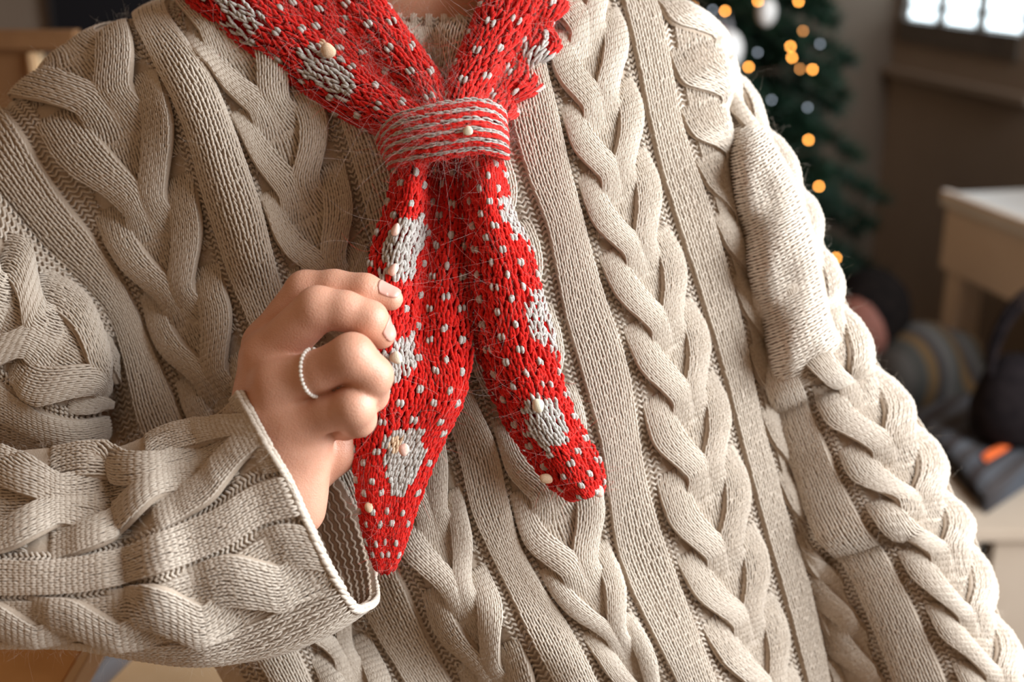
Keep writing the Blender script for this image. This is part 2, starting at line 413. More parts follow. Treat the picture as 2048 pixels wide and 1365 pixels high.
# ---- front of the body -------------------------------------------------
QD = np.array([0.42, 0.9075])
TG = [  # panel boundaries traced down the front, (u in wales, points)
 (0,  [(-190,175),(-100,290),(0,403),(50,464),(114,532),(171,578),(213,624),(236,670),(251,723),(263,780),(282,856),(320,940),(375,1060),(450,1190),(530,1340),(590,1440)]),
 (7,  [(-130,40),(-40,150),(29,242),(123,394),(183,468),(229,532),(263,593),(293,662),(324,734),(354,807),(385,875),(430,960),(490,1080),(550,1200),(625,1365),(665,1440)]),
 (10, [(-105,20),(-10,125),(60,222),(135,320),(190,420),(232,500),(270,575),(303,640),(330,712),(362,780),(392,850),(440,950),(505,1070),(570,1190),(650,1365),(690,1440)]),
 (28, [(130,-150),(200,-40),(262,74),(310,150),(345,230),(366,310),(385,385),(410,455),(430,540),(455,600),(490,690),(520,770),(565,880),(615,1000),(655,1110),(695,1200),(740,1290),(780,1365),(815,1440)]),
 (31, [(160,-160),(222,-50),(254,20),(304,115),(349,197),(377,263),(392,325),(408,380),(430,450),(449,510),(472,578),(499,643),(530,720),(570,810),(615,920),(648,1000),(685,1110),(722,1200),(768,1290),(808,1365),(845,1440)]),
 (39, [(230,-220),(290,-90),(335,25),(382,94),(431,172),(455,230),(480,295),(505,369),(529,443),(548,520),(575,600),(615,690),(665,800),(705,890),(745,990),(780,1100),(818,1190),(862,1285),(903,1365),(940,1440)]),
 (42, [(260,-230),(320,-100),(370,70),(425,155),(460,220),(488,290),(516,360),(533,430),(556,500),(592,570),(635,660),(690,770),(740,880),(775,980),(808,1095),(846,1180),(892,1280),(932,1365),(968,1440)]),
 (57, [(420,-330),(500,-130),(560,40),(610,140),(645,215),(672,285),(690,360),(712,440),(730,510),(760,600),(800,700),(845,800),(888,880),(908,935),(920,990),(941,1060),(964,1130),(996,1210),(1031,1290),(1066,1365),(1100,1440)]),
 (60, [(450,-335),(530,-140),(590,20),(650,150),(690,260),(715,350),(735,430),(755,510),(790,600),(830,700),(872,790),(912,880),(929,970),(953,1050),(982,1110),(1013,1175),(1046,1248),(1082,1310),(1112,1365),(1146,1440)]),
 (68, [(560,-380),(640,-150),(710,50),(760,180),(800,260),(830,360),(850,450),(870,540),(897,640),(927,740),(960,820),(989,882),(1010,971),(1030,1060),(1067,1141),(1112,1211),(1148,1274),(1190,1360),(1230,1440)]),
 (71, [(590,-390),(670,-160),(740,40),(790,170),(828,260),(856,360),(878,450),(900,540),(925,640),(955,740),(982,830),(1002,900),(1021,985),(1040,1060),(1072,1130),(1112,1195),(1156,1250),(1205,1330),(1255,1430)]),
 (86, [(800,-470),(860,-200),(910,0),(950,120),(985,230),(1010,330),(1045,420),(1072,500),(1090,580),(1110,660),(1135,740),(1160,830),(1180,910),(1200,1000),(1214,1080),(1234,1150),(1268,1240),(1305,1310),(1365,1430)]),
 (89, [(830,-480),(890,-210),(945,-10),(985,110),(1020,220),(1045,325),(1072,395),(1097,465),(1113,546),(1130,634),(1158,730),(1183,820),(1203,900),(1216,990),(1226,1070),(1244,1140),(1280,1225),(1318,1295),(1385,1430)]),
 (97, [(920,-510),(990,-240),(1040,-40),(1075,75),(1099,165),(1119,246),(1138,334),(1160,418),(1182,505),(1207,589),(1235,667),(1260,764),(1276,874),(1291,960),(1316,1052),(1352,1156),(1389,1260),(1428,1360),(1460,1440)]),
 (100,[(950,-515),(1020,-245),(1070,-50),(1098,70),(1116,180),(1136,260),(1156,340),(1179,430),(1206,520),(1235,600),(1260,680),(1286,760),(1300,840),(1316,920),(1329,1000),(1348,1080),(1384,1180),(1424,1280),(1462,1370),(1492,1440)]),
 (117,[(1090,-560),(1150,-290),(1200,-90),(1230,0),(1246,80),(1262,160),(1280,250),(1300,340),(1325,430),(1352,510),(1380,590),(1405,670),(1428,750),(1450,830),(1470,910),(1492,990),(1512,1070),(1542,1180),(1572,1290),(1594,1370),(1615,1440)]),
 (120,[(1110,-565),(1168,-300),(1220,-95),(1244,0),(1264,80),(1282,170),(1300,260),(1322,350),(1348,435),(1376,520),(1401,600),(1426,680),(1449,760),(1469,840),(1490,920),(1512,1000),(1533,1080),(1563,1180),(1592,1290),(1613,1370),(1632,1440)]),
 (126,[(1180,-590),(1240,-300),(1285,-100),(1312,0),(1328,70),(1342,150),(1358,235),(1386,330),(1415,410),(1438,490),(1458,560),(1476,630),(1492,710),(1510,800),(1530,885),(1552,960),(1575,1050),(1602,1130),(1628,1226),(1656,1365),(1672,1440)]),
 (128,[(1195,-595),(1258,-305),(1305,-105),(1332,0),(1347,85),(1363,175),(1381,258),(1408,345),(1432,420),(1453,495),(1473,565),(1491,640),(1507,715),(1524,800),(1544,885),(1566,960),(1589,1050),(1616,1130),(1642,1226),(1670,1365),(1688,1440)]),
 (135,[(1280,-620),(1350,-320),(1395,-100),(1420,10),(1440,110),(1445,220),(1448,320),(1460,410),(1478,490),(1500,570),(1520,650),(1538,730),(1548,800),(1565,890),(1592,970),(1612,1060),(1644,1138),(1665,1215),(1690,1365),(1708,1440)]),
 (140,[(1300,-625),(1370,-325),(1420,-105),(1450,20),(1462,115),(1462,225),(1462,325),(1470,415),(1488,495),(1508,575),(1526,655),(1542,735),(1552,805),(1570,895),(1598,975),(1618,1065),(1650,1143),(1672,1220),(1698,1370),(1716,1445)]),
]
QR = np.arange(-120, 2040, 90.0)
ROWPX = 11.6
def torso_depth(x, y):
    xc = 900 + 0.10 * (y - 500)
    t = (x - xc) / 700.0
    D = 724 + np.where(t < 0, 28, 92) * np.abs(t)**2.1
    D = D + 0.018 * (y - 600) + np.clip(260 - y, 0, 600)**2 / 260**2 * 26
    return D
def torso_cp():
    cp = []
    for gi, (u, pts) in enumerate(TG):
        p = np.array(pts, float); q = p @ QD
        xy = pchip(q, p, QR)
        D = torso_depth(xy[:, 0], xy[:, 1])
        if gi == len(TG) - 1: D = D + 55
        if gi == len(TG) - 2: D = D + 8
        cp.append(np.column_stack([xy, D]))
    ex = cp[0].copy(); ex[:, 0] -= 85; ex[:, 1] += 38; ex[:, 2] += 28
    return np.array([ex] + cp)
def torso_post(A):
    seg_bump(A, 830, 1150, 1150, 1330, 60, -9)           # fold running to the hem
    seg_bump(A, 1130, 1150, 1420, 1370, 70, -8)
    seg_bump(A, 700, 1260, 980, 1420, 90, 20)
    seg_bump(A, 620, 200, 760, 480, 70, 7)
    seg_bump(A, 370, 150, 510, 500, 62, -13)
    seg_bump(A, 300, 650, 420, 900, 90, 10)
    seg_bump(A, 845, 40, 872, 190, 62, 24)
    seg_bump(A, 1180, 250, 1400, 1000, 110, -6)
    nk_ = np.clip((70 - A[..., 1]) / 30, 0, 1) * np.clip((135 - np.abs(A[..., 0] - 850)) / 30, 0, 1)
    A[..., 2] += 75 * nk_ * nk_ * (3 - 2 * nk_)
    wrap_edge(A, (165, 116), 56.5, 20, 200, 95)
    wrap_edge(A, (1405, 70), 128, 26, 150, 70, sel=(A[..., 0] > 1150))
    return A
ts = Sheet([-8] + [g[0] for g in TG], (QR - QR[0]) / ROWPX, torso_cp(), torso_post, su=3, sv=6)
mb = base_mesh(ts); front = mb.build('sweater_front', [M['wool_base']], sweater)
kt = Knit(ts, front)
kt.purl(-4, 0); kt.rib(0, 7); kt.purl(7, 10)
kt.cable(10, 28, [(200, 205), (295, 402), (362, 578), (415, 746), (470, 905), (545, 1040), (630, 1170), (715, 1290)], h=4.4)
kt.purl(28, 31); kt.rib(31, 39); kt.purl(39, 42)
kt.cable(42, 57, [(470, 40), (535, 205), (610, 365), (690, 512), (740, 660), (800, 810), (855, 1015), (888, 1178), (985, 1320)])
kt.purl(57, 60); kt.rib(60, 68); kt.purl(68, 71)
kt.cable(71, 86, [(960, 500), (1000, 660), (1050, 820), (1095, 975), (1142, 1132), (1226, 1258)])
kt.purl(86, 89); kt.rib(89, 97); kt.purl(97, 100)
kt.cable(100, 117, [(1185, 50), (1208, 195), (1240, 335), (1288, 485), (1335, 635), (1378, 782), (1405, 935), (1432, 1095), (1470, 1235)])
kt.purl(117, 120); kt.rib(120, 126); kt.purl(126, 128)
kt.cable(128, 140, [(1400, 85), (1425, 195), (1437, 305), (1455, 430), (1480, 560), (1515, 690), (1545, 820), (1585, 945), (1622, 1070), (1655, 1200), (1680, 1320)], half=1, h=2.8)

# ---- sleeves -----------------------------------------------------------
def sheet_from(guides, depth, ug, rowpx, post=None, su=4, sv=6, flip=False):
    CP = np.array([[(x, y, 0) for x, y in g] for g in guides], float)
    CP[..., 2] = np.array(depth)
    L = np.mean([np.sum(np.hypot(*np.diff(np.array(g, float), axis=0).T)) for g in guides])
    st = np.mean([np.concatenate([[0], np.cumsum(np.hypot(*np.diff(np.array(g, float), axis=0).T))]) for g in guides], axis=0)
    return Sheet(ug, st / rowpx, CP, post, su, sv, flip)

# upper part of the sleeve beside the raised hand
UG = [[(-140,215),(-60,318),(20,412),(90,495),(160,557),(212,612),(240,680),(250,760)],
      [(-150,330),(-70,410),(10,470),(70,525),(125,575),(178,618),(215,675),(230,745)],
      [(-200,480),(-110,545),(-30,600),(40,645),(100,680),(150,710),(190,745),(220,785)],
      [(-240,640),(-150,690),(-60,715),(0,745),(50,785),(100,812),(150,822),(205,815)],
      [(-245,680),(-155,720),(-65,745),(0,765),(48,798),(100,828),(152,840),(212,832)],
      [(-260,790),(-170,815),(-75,830),(0,840),(55,866),(110,884),(165,894),(215,872)],
      [(-250,860),(-165,880),(-70,905),(5,915),(60,925),(115,930),(160,920),(205,890)]]
rr = np.array([75, 22, 2, 0, 0, 2, 12, 48.0])
UD = [d + rr * np.where(np.arange(8) < 3, 1.0, 0.5 if i == 0 else 1.0) for i, d in enumerate([753, 735, 704, 706, 709, 718, 762])]
us = sheet_from(UG, UD, [0, 4, 14, 24, 27, 34, 41], 11.8, flip=True)
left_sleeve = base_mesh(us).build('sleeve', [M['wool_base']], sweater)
ku = Knit(us, left_sleeve)
ku.purl(0, 4); ku.cable(4, 24, [(-120, 560), (-25, 615), (62, 672), (172, 756)], h=4.6, H0=1.5); ku.purl(24, 27); ku.rib(27, 34); ku.rib(34, 41, 1.0)

# forearm with the open cuff, a closed tube
FG = [[(-200,905),(-100,900),(0,900),(110,893),(220,892),(310,862),(390,850),(445,812),(482,783)],
      [(-200,1100),(-100,1105),(0,1110),(110,1108),(225,1090),(335,1045),(430,1000),(500,950),(562,928)],
      [(-200,1112),(-100,1117),(0,1123),(110,1122),(228,1104),(340,1060),(438,1018),(510,970),(575,948)],
      [(-200,1180),(-100,1185),(0,1190),(110,1188),(235,1172),(355,1135),(455,1092),(535,1045),(612,1030)],
      [(-200,1190),(-100,1195),(0,1200),(110,1199),(238,1185),(360,1150),(462,1108),(545,1062),(622,1050)],
      [(-200,1275),(-100,1278),(0,1278),(120,1279),(255,1288),(385,1283),(500,1245),(600,1195),(680,1165)],
      [(-200,1292),(-100,1293),(0,1290),(125,1290),(260,1312),(395,1328),(520,1312),(635,1268),(718,1216)],
      [(-200,1260),(-100,1260),(0,1258),(130,1258),(270,1285),(420,1305),(560,1290),(680,1245),(757,1192)],
      [(-200,1110),(-100,1110),(0,1110),(110,1110),(230,1105),(370,1110),(510,1110),(640,1095),(738,1085)],
      [(-200,960),(-100,955),(0,955),(110,950),(225,940),(330,910),(430,900),(530,900),(640,905)],
      [(-200,908),(-100,903),(0,903),(110,896),(222,895),(312,865),(392,853),(447,815),(484,786)]]
FD = [[672]*9, [634]*9, [631]*9, [627]*9, [627]*9, [644]*9, [672]*9, [702]*9, [714]*9, [706]*9, [674]*9]
FD = np.array(FD, float)
FD[:, -1] += np.array([-28, -6, 0, 2, 2, 0, 2, -4, 0, 2, -26])
FD[:, -2] += np.array([-12, -3, 0, 0, 0, 0, 0, 0, 0, 0, -11])
FD += np.array([14, 8, 3, 0, 0, 0, 0, 0, 0])[None]
def fore_post(A):
    m = A[..., 2] < 668
    B = A.copy()
    seg_bump(B, 225, 930, 262, 1180, 26, 7); seg_bump(B, 285, 900, 330, 1150, 45, -7)
    seg_bump(B, 60, 930, 70, 1090, 40, -4); seg_bump(B, 470, 890, 560, 1100, 50, 3)
    seg_bump(B, 300, 1200, 400, 1300, 60, -5)
    A[..., 2] = np.where(m, B[..., 2], A[..., 2])
    return A
fs = sheet_from(FG, FD, [0, 18, 20, 27, 29, 39, 45, 53, 65, 77, 85], 11.8, fore_post, su=3, sv=4, flip=True)
fore = base_mesh(fs, -2.0).build('lower_sleeve', [M['wool_base']], sweater)
kf = Knit(fs, fore)
kf.cable(0, 18, [(-95, 1000), (112, 1000), (308, 965), (505, 860)], h=4.6, H0=1.4, fade=12); kf.purl(18, 20); kf.rib(20, 27); kf.purl(27, 29)
kf.cable(29, 39, [(-90, 1240), (70, 1240), (232, 1240), (402, 1236), (560, 1150)], h=3.6, half=1, fade=10); kf.rib(39, 45, 1.4, 0.6); kf.rib(45, 53, 1.0, 0.5)
# inside of the cuff, seen through its opening: the wrong side of the knit
mb = MB(); R = np.arange(fs.v1 - 30, fs.v1 - 0.4, 1.0)
for ua, ub in ((44, 85),):
    un = np.linspace(ua, ub, 190); U, V = np.meshgrid(un, R, indexing='xy')
    cen, nn = fs.ev(U, V + 0.16 * np.sin(2 * np.pi * U / 1.3 + 1.3 * np.sin(V * 9.1)) + 0.05 * np.sin(U * 3.1 + V * 5.3), np.full(U.shape, -2.6))
    tubes(mb, cen, np.full(cen.shape[:2], 0.0010), nn, 4)
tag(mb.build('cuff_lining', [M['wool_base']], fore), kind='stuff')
# hem rolled along the cuff edge
def hem(sheet, parent, name, v, ua, ub, n, r=0.0016, lift=0.6):
    mb = MB(); uu = np.linspace(ua, ub, n, endpoint=False); du = (ub - ua) / n
    t = np.linspace(-0.8, 0.8, 5)
    U = uu[:, None] + t[None] * du; V = v + 0.45 * t[None] + rng.normal(0, 0.06, (n, 1))
    H = lift + 0.9 * (1 - t[None]**2) + 0 * U
    cen, nn = sheet.ev(np.clip(U, sheet.u0, sheet.u1), V, H)
    tubes(mb, cen, r * np.array([0.55, 0.95, 1.05, 0.95, 0.55])[None] * (1 + rng.normal(0, .08, (n, 1))), nn, 6)
    o = mb.build(name, [M['wool']], parent); tag(o, kind='stuff'); return o
hem(fs, fore, 'cuff_edge', fs.v1 - 0.5, 0, 85, 85)
hem(fs, fore, 'cuff_edge', fs.v1 - 0.1, 0.5, 84.5, 85, lift=-1.2)

# sleeve of the hanging arm
SG = {'rG': [(1450,112),(1500,205),(1552,290),(1610,392),(1646,502),(1698,632),(1762,748),(1848,866),(1905,1000),(1948,1085),(1986,1215),(2042,1345),(2160,1640)],
      'rF': [(1425,130),(1462,230),(1490,320),(1530,440),(1562,560),(1598,690),(1640,800),(1690,915),(1745,1020),(1800,1100),(1855,1205),(1910,1320),(2030,1610)],
      'rE': [(1418,135),(1453,236),(1478,327),(1515,449),(1545,570),(1580,700),(1618,808),(1666,924),(1718,1034),(1773,1112),(1826,1214),(1878,1331),(1998,1622)],
      'rD': [(1400,150),(1440,250),(1455,345),(1475,470),(1500,600),(1527,725),(1550,830),(1590,945),(1632,1070),(1692,1135),(1738,1230),(1785,1350),(1900,1650)],
      'rC': [(1395,155),(1432,255),(1447,350),(1465,477),(1488,606),(1514,732),(1536,836),(1575,950),(1616,1077),(1670,1146),(1718,1240),(1764,1358),(1880,1658)],
      'rB': [(1380,170),(1415,270),(1425,365),(1440,490),(1460,620),(1485,745),(1505,850),(1535,965),(1570,1095),(1610,1172),(1650,1265),(1700,1380),(1810,1680)]}
rA = [(x - 30, y + 15) for x, y in SG['rB']]; rH = [(x - 40, y + 15) for x, y in SG['rG']]
rm = [((a[0] + b[0] * 1.1) / 2.1, (a[1] + b[1] * 1.1) / 2.1) for a, b in zip(SG['rF'], SG['rG'])]
top = np.array([20, 8, 0, -4, -6, -6, -4, 0, 0, 0, 0, 0, 0.])
RD = [d + top for d in (860, 826, 811, 804, 792, 789, 794, 842, 905)]
def right_post(A):
    seg_bump(A, 1548, 778, 1690, 700, 34, -11); seg_bump(A, 1560, 826, 1700, 760, 22, 9)
    seg_bump(A, 1500, 610, 1640, 520, 40, -9); seg_bump(A, 1520, 680, 1650, 600, 30, 7)
    seg_bump(A, 1462, 420, 1570, 330, 36, -8); seg_bump(A, 1490, 500, 1600, 420, 26, 7)
    seg_bump(A, 1640, 1080, 1790, 1030, 30, -10); seg_bump(A, 1655, 1118, 1800, 1075, 18, 8)
    seg_bump(A, 1690, 900, 1850, 860, 50, -4); seg_bump(A, 1700, 1220, 1900, 1160, 50, -5)
    return A
rs = sheet_from([rA, SG['rB'], SG['rC'], SG['rD'], SG['rE'], SG['rF'], rm, SG['rG'], rH], RD, [0, 5, 14, 17, 25, 28, 37, 46, 54], 11.0, right_post, su=3, sv=4)
right_sleeve = base_mesh(rs).build('sleeve', [M['wool_base']], sweater)
kr = Knit(rs, right_sleeve)
kr.rib(0, 5, 0.5); kr.cable(5, 14, [(1455, 480), (1490, 620), (1515, 745), (1545, 870), (1590, 1000), (1640, 1120), (1690, 1230), (1740, 1340)], half=1, h=3.2)
kr.purl(14, 17); kr.rib(17, 25); kr.purl(25, 28)
kr.cable(28, 46, [(1500, 270), (1560, 400), (1602, 520), (1648, 640), (1692, 765), (1748, 895), (1815, 1005), (1868, 1110), (1930, 1230), (1990, 1350)], h=4.6, H0=1.5)
kr.rib(46, 54, 1.0)
# gathered folds of the sleeve head, wales lying across the arm
gL = [(1438,250),(1455,345),(1468,440),(1484,530),(1506,620),(1530,710),(1548,796)]
gR = [(1512,218),(1556,292),(1598,370),(1628,455),(1648,548),(1668,640),(1700,708)]
GG = [[(a[0] + (b[0] - a[0]) * f, a[1] + (b[1] - a[1]) * f + 10 * math.sin(f * math.pi)) for f in (0, .12, .4, .72, 1.0)] for a, b in zip(gL, gR)]
GD = [np.array([812, 786, 771, 773, 794.]) + (10 if i in (0, 6) else 0) + (16 if i == 0 else 0) for i in range(7)]
def gather(A):
    k = np.arange(A.shape[0])[:, None] / (A.shape[0] - 1); t = np.arange(A.shape[1])[None] / (A.shape[1] - 1)
    A[..., 2] += -9 + 9.0 * np.sin(k * 19 + 1.6 * np.sin(t * 3)) * np.clip(1.1 - np.abs(t - 0.45), 0, 1)
    return A
gs_ = sheet_from(GG, GD, np.linspace(0, 46, 7), 11.0, gather, su=3, sv=2, flip=True)
kg = Knit(gs_, right_sleeve)
kg.rib(0, 46, 0.6, 0.0, 'gathered_fold')

# ---- collar ------------------------------------------------------------
CY = 12
CG = [[(730 + 30 * k, CY + 22 + 10 * math.sin(k * 0.5) - 0.5 * abs(k - 4)), (730 + 30 * k, CY + 16 + 1 * k), (730 + 30 * k, CY + 50), (731 + 30 * k, CY + 82), (733 + 29 * k, 120)] for k in range(9)]
CDp = [[774 + 1.1 * (k - 4)**2, 762 + 1.1 * (k - 4)**2, 757 + 1.1 * (k - 4)**2, 759 + 1.1 * (k - 4)**2, 766 + (k - 4)**2] for k in range(9)]
cs = sheet_from(CG, CDp, [4 * k for k in range(9)], 9.5, su=3, sv=2)
collar = base_mesh(cs, -1.5).build('collar', [M['wool_base']], sweater)
kc = Knit(cs, collar)
for k in range(0, 32, 4):
    kc.rib(k + 0.2, k + 1.8, 1.4, 0.5, 'collar_rib', 3.0); kc.purl(k + 2, k + 4, -0.6)

# ================================================================== PERSON (skin)
person = empty('person', W(880, 1700, 0.86), 'person in the oatmeal sweater raising one bent hand to pinch the scarf', 'person')

def mmc(px, py, D):
    """pixel + depth (mm) -> camera-frame mm (right, down, depth)"""
    return np.array([(px - 1024.0) / FPX * D, (py - 682.5) / FPX * D, D], float)
def cam2world(P):
    P = np.asarray(P) / 1000.0
    return CAM + P[..., 2:3] * FWD + P[..., 0:1] * RGT - P[..., 1:2] * UPV

def cone(G, a, b, ra, rb):
    ab = b - a; h = np.clip(((G - a) @ ab) / (ab @ ab), 0, 1)
    return np.linalg.norm(G - a - h[..., None] * ab, axis=-1) - (ra + (rb - ra) * h)
def ell(G, c, r):
    r = np.asarray(r, float); q = (G - c) / r; k0 = np.linalg.norm(q, axis=-1); k1 = np.linalg.norm(q / r, axis=-1)
    return k0 * (k0 - 1) / (k1 + 1e-9)
def smin(a, b, k):
    h = np.clip(0.5 + 0.5 * (b - a) / k, 0, 1); return b * (1 - h) + a * h - k * h * (1 - h)
def chain(G, pts, k=3.0):
    d = None
    for (a, ra), (b, rb) in zip(pts[:-1], pts[1:]):
        e = cone(G, a, b, ra, rb); d = e if d is None else smin(d, e, k)
    return d

def surface_nets(F, lo, step):
    """F (nx,ny,nz) field -> verts, quads"""
    s = F < 0; nx, ny, nz_ = F.shape
    cs_ = np.zeros((nx - 1, ny - 1, nz_ - 1), int); acc = np.zeros(cs_.shape + (3,)); cnt = np.zeros(cs_.shape)
    off = [(i, j, k) for i in (0, 1) for j in (0, 1) for k in (0, 1)]
    sl = lambda A, o: A[o[0]:nx - 1 + o[0], o[1]:ny - 1 + o[1], o[2]:nz_ - 1 + o[2]]
    for o1 in off:
        for ax in range(3):
            if o1[ax]: continue
            o2 = list(o1); o2[ax] = 1
            a = sl(F, o1); b = sl(F, o2); m = (a < 0) != (b < 0)
            t = np.where(m, a / np.where(m, a - b, 1), 0)
            for c in range(3): acc[..., c] += np.where(m, o1[c] + (t if c == ax else 0), 0)
            cnt += m
    act = cnt > 0; idx = -np.ones(cs_.shape, int); idx[act] = np.arange(act.sum())
    I = np.argwhere(act); V = lo + (I + acc[act] / cnt[act][:, None]) * step
    quads = []
    for ax in range(3):
        b1, b2 = [(1, 2), (2, 0), (0, 1)][ax]
        A = [slice(None)] * 3; B = [slice(None)] * 3; A[ax] = slice(0, -1); B[ax] = slice(1, None)
        m = s[tuple(A)] != s[tuple(B)]
        e = np.argwhere(m); sg = s[tuple(A)][m]
        ok = (e[:, b1] > 0) & (e[:, b2] > 0) & (e[:, b1] < F.shape[b1] - 1) & (e[:, b2] < F.shape[b2] - 1)
        e = e[ok]; sg = sg[ok]
        def at(d1, d2):
            q = e.copy(); q[:, b1] += d1; q[:, b2] += d2; return idx[q[:, 0], q[:, 1], q[:, 2]]
        q = np.stack([at(-1, -1), at(0, -1), at(0, 0), at(-1, 0)], -1)
        q[~sg] = q[~sg][:, ::-1]; quads.append(q)
    Q = np.concatenate(quads); return V, Q[(Q >= 0).all(1)]

def lap(V, Q, it, f=0.5):
    for _ in range(it):
        acc = np.zeros_like(V); n = np.zeros(len(V))
        for a, b in ((0, 1), (1, 2), (2, 3), (3, 0)):
            for x, y in ((a, b), (b, a)):
                np.add.at(acc, Q[:, x], V[Q[:, y]]); np.add.at(n, Q[:, x], 1)
        V = V + f * (acc / np.maximum(n, 1)[:, None] - V)
    return V

# joints: (pixel x, pixel y, depth mm), radius mm
J = lambda x, y, d, r: (mmc(x, y, d), r)
index_ = [J(536, 690, 676, 13.5), J(612, 583, 668, 11.6), J(668, 576, 664, 10.0), J(730, 582, 660, 9.4), J(782, 598, 660, 6.8)]
middle_ = [J(534, 716, 662, 14), J(636, 618, 645, 12.2), J(690, 622, 643, 10.6), J(738, 640, 644, 10.4), J(762, 670, 650, 8.0)]
ringf_ = [J(558, 770, 648, 14), J(640, 742, 636, 11.2), J(704, 713, 628, 12.2), J(745, 752, 634, 10.8), J(742, 790, 652, 9.5), J(705, 800, 668, 8)]
pinky_ = [J(590, 846, 650, 13), J(660, 826, 640, 9.8), J(707, 814, 634, 11.2), J(716, 838, 644, 9.8), J(690, 852, 660, 8.5)]
thumb_ = [J(600, 960, 690, 15), J(668, 900, 690, 13.5), J(728, 770, 694, 10.5), J(775, 655, 688, 9)]
def hand_field(G):
    fi = chain(G, index_); fm = chain(G, middle_); fr = chain(G, ringf_); fp = chain(G, pinky_); ft = chain(G, thumb_, 5)
    w1 = mmc(528, 935, 668); w0 = mmc(360, 1010, 676)
    palm = None
    for (m, r), rw in ((index_[0], 15), (middle_[0], 15), (ringf_[0], 15), (pinky_[0], 14)):
        e = cone(G, w1, m, 21, r); palm = e if palm is None else smin(palm, e, 9)
    palm = smin(palm, cone(G, mmc(600, 885, 662), mmc(596, 1020, 672), 18.5, 15), 10)      # heel of the hand
    palm = smin(palm, cone(G, mmc(560, 800, 668), mmc(585, 900, 674), 22, 20), 8)
    palm = smin(palm, cone(G, w0, mmc(545, 985, 672), 26, 25), 12)
    f = smin(fi, fm, 1.6); f = smin(f, fr, 1.6); f = smin(f, fp, 1.6)
    d = smin(palm, f, 5.5)
    return smin(d, ft, 4)
lo = np.array([-215., -62., 602.]); hi = np.array([-58., 122., 716.]); stp = 1.3
ax = [np.arange(lo[i], hi[i], stp) for i in range(3)]
G = np.stack(np.meshgrid(*ax, indexing='ij'), -1)
Fh = hand_field(G)
hv, hq = surface_nets(Fh, lo, stp); hv = lap(hv, hq, 3)
# torso, neck and head under the clothes, coarse
lo2 = np.array([-330., -560., 690.]); hi2 = np.array([330., 330., 990.]); stp2 = 7.0
ax = [np.arange(lo2[i], hi2[i], stp2) for i in range(3)]
G2 = np.stack(np.meshgrid(*ax, indexing='ij'), -1)
nk = mmc(858, 170, 822); nk2 = mmc(858, -120, 822); hd = nk2 + np.array([0, -95, -5.])
Fb = ell(G2, mmc(930, 650, 855), (165, 210, 85))
Fb = smin(Fb, ell(G2, mmc(990, 1300, 865), (150, 160, 90)), 60)
Fb = smin(Fb, cone(G2, mmc(330, 260, 850), mmc(1330, 230, 880), 55, 55), 40)
Fb = smin(Fb, cone(G2, mmc(300, 280, 845), mmc(60, 800, 790), 46, 40), 30)
Fb = smin(Fb, cone(G2, mmc(1350, 260, 885), mmc(1800, 1250, 905), 46, 38), 30)
Fb = smin(Fb, cone(G2, nk, nk2, 54, 50), 30)
Fh2 = ell(G2, hd + np.array([0, -10, 10.]), (74, 108, 92))
Fh2 = smin(Fh2, ell(G2, hd + np.array([0, 78, -42.]), (44, 36, 40)), 30)          # jaw and chin
Fh2 = smin(Fh2, cone(G2, hd + np.array([0, -10, -85.]), hd + np.array([0, 24, -98.]), 8, 13), 12)   # nose
for sx in (-1, 1): Fh2 = smin(Fh2, ell(G2, hd + np.array([sx * 76, 5, 12.]), (9, 30, 18)), 6)        # ears
Fb = smin(Fb, Fh2, 20)
bv, bq = surface_nets(Fb, lo2, stp2); bv = lap(bv, bq, 4)
mb = MB(); mb.add(cam2world(hv), hq); mb.add(cam2world(bv), bq)
body = mb.build('body', [M['skin']], person)
Hh = np.maximum(ell(G2, hd + np.array([0, -18, 18.]), (84, 118, 100)), -ell(G2, hd + np.array([0, 50, -95.]), (66, 100, 90)))
cv_, cq = surface_nets(Hh, lo2, stp2); cv_ = lap(cv_, cq, 3)
mb = MB(); mb.add(cam2world(cv_), cq); mb.build('hair', [mat('dark_hair', (0.02, 0.013, 0.01), (0.05, 0.03, 0.02), 60, 0.5)], body)

# nails: a curved plate laid on the finger-tip surface
def ray_surface(p, d, field, tmax=30):
    t = np.zeros(len(p))
    for _ in range(40):
        v = field(p + d * t[:, None]); t = t + np.where(np.abs(v) > 0.01, v * 0.8, 0)
        t = np.clip(t, -5, tmax)
    return p + d * t[:, None]
def nail(fing, tipdir, wid, ln, back, face):
    """fing: joint list; face: direction (camera mm) the nail looks at"""
    a = fing[-2][0]; b = fing[-1][0]; ax_ = (b - a) / np.linalg.norm(b - a)
    f = np.array(face, float); f -= ax_ * (f @ ax_); f /= np.linalg.norm(f); sd = np.cross(ax_, f)
    fld = lambda P: chain(P, fing)
    us_ = np.linspace(-1, 1, 13); vs_ = np.linspace(0, 1, 15); P = []
    for vv in vs_:
        wv = wid * (0.93 + 0.07 * math.sin(vv * math.pi)) * (1 - 0.35 * max(0, vv - 0.8)**2 / 0.04 * 0.6) * (1 - 0.5 * max(0, 0.15 - vv) / 0.15)
        for uu in us_:
            c = b + ax_ * (back + ln * (vv - 0.06 * uu * uu * (1 if vv > 0.5 else -0.6)))
            th = uu * wv
            P.append((c + 0 * f, math.cos(th) * f + math.sin(th) * sd))
    o = np.array([p[0] for p in P]); d = np.array([p[1] for p in P])
    # start outside and walk in to the finger
    h = np.array([np.linalg.norm(x) for x in o])
    t = np.full(len(o), 16.0)
    for _ in range(60): t = t - fld(o + d * t[:, None]) * 0.7
    S_ = o + d * (t + 0.12)[:, None]
    mb = MB(); mb.add(cam2world(S_), grid_quads(15, 13))
    ob = mb.build('fingernail', [M['nail']], body)
    sm = ob.modifiers.new('thick', 'SOLIDIFY'); sm.thickness = 0.0005; sm.offset = 0
    return ob
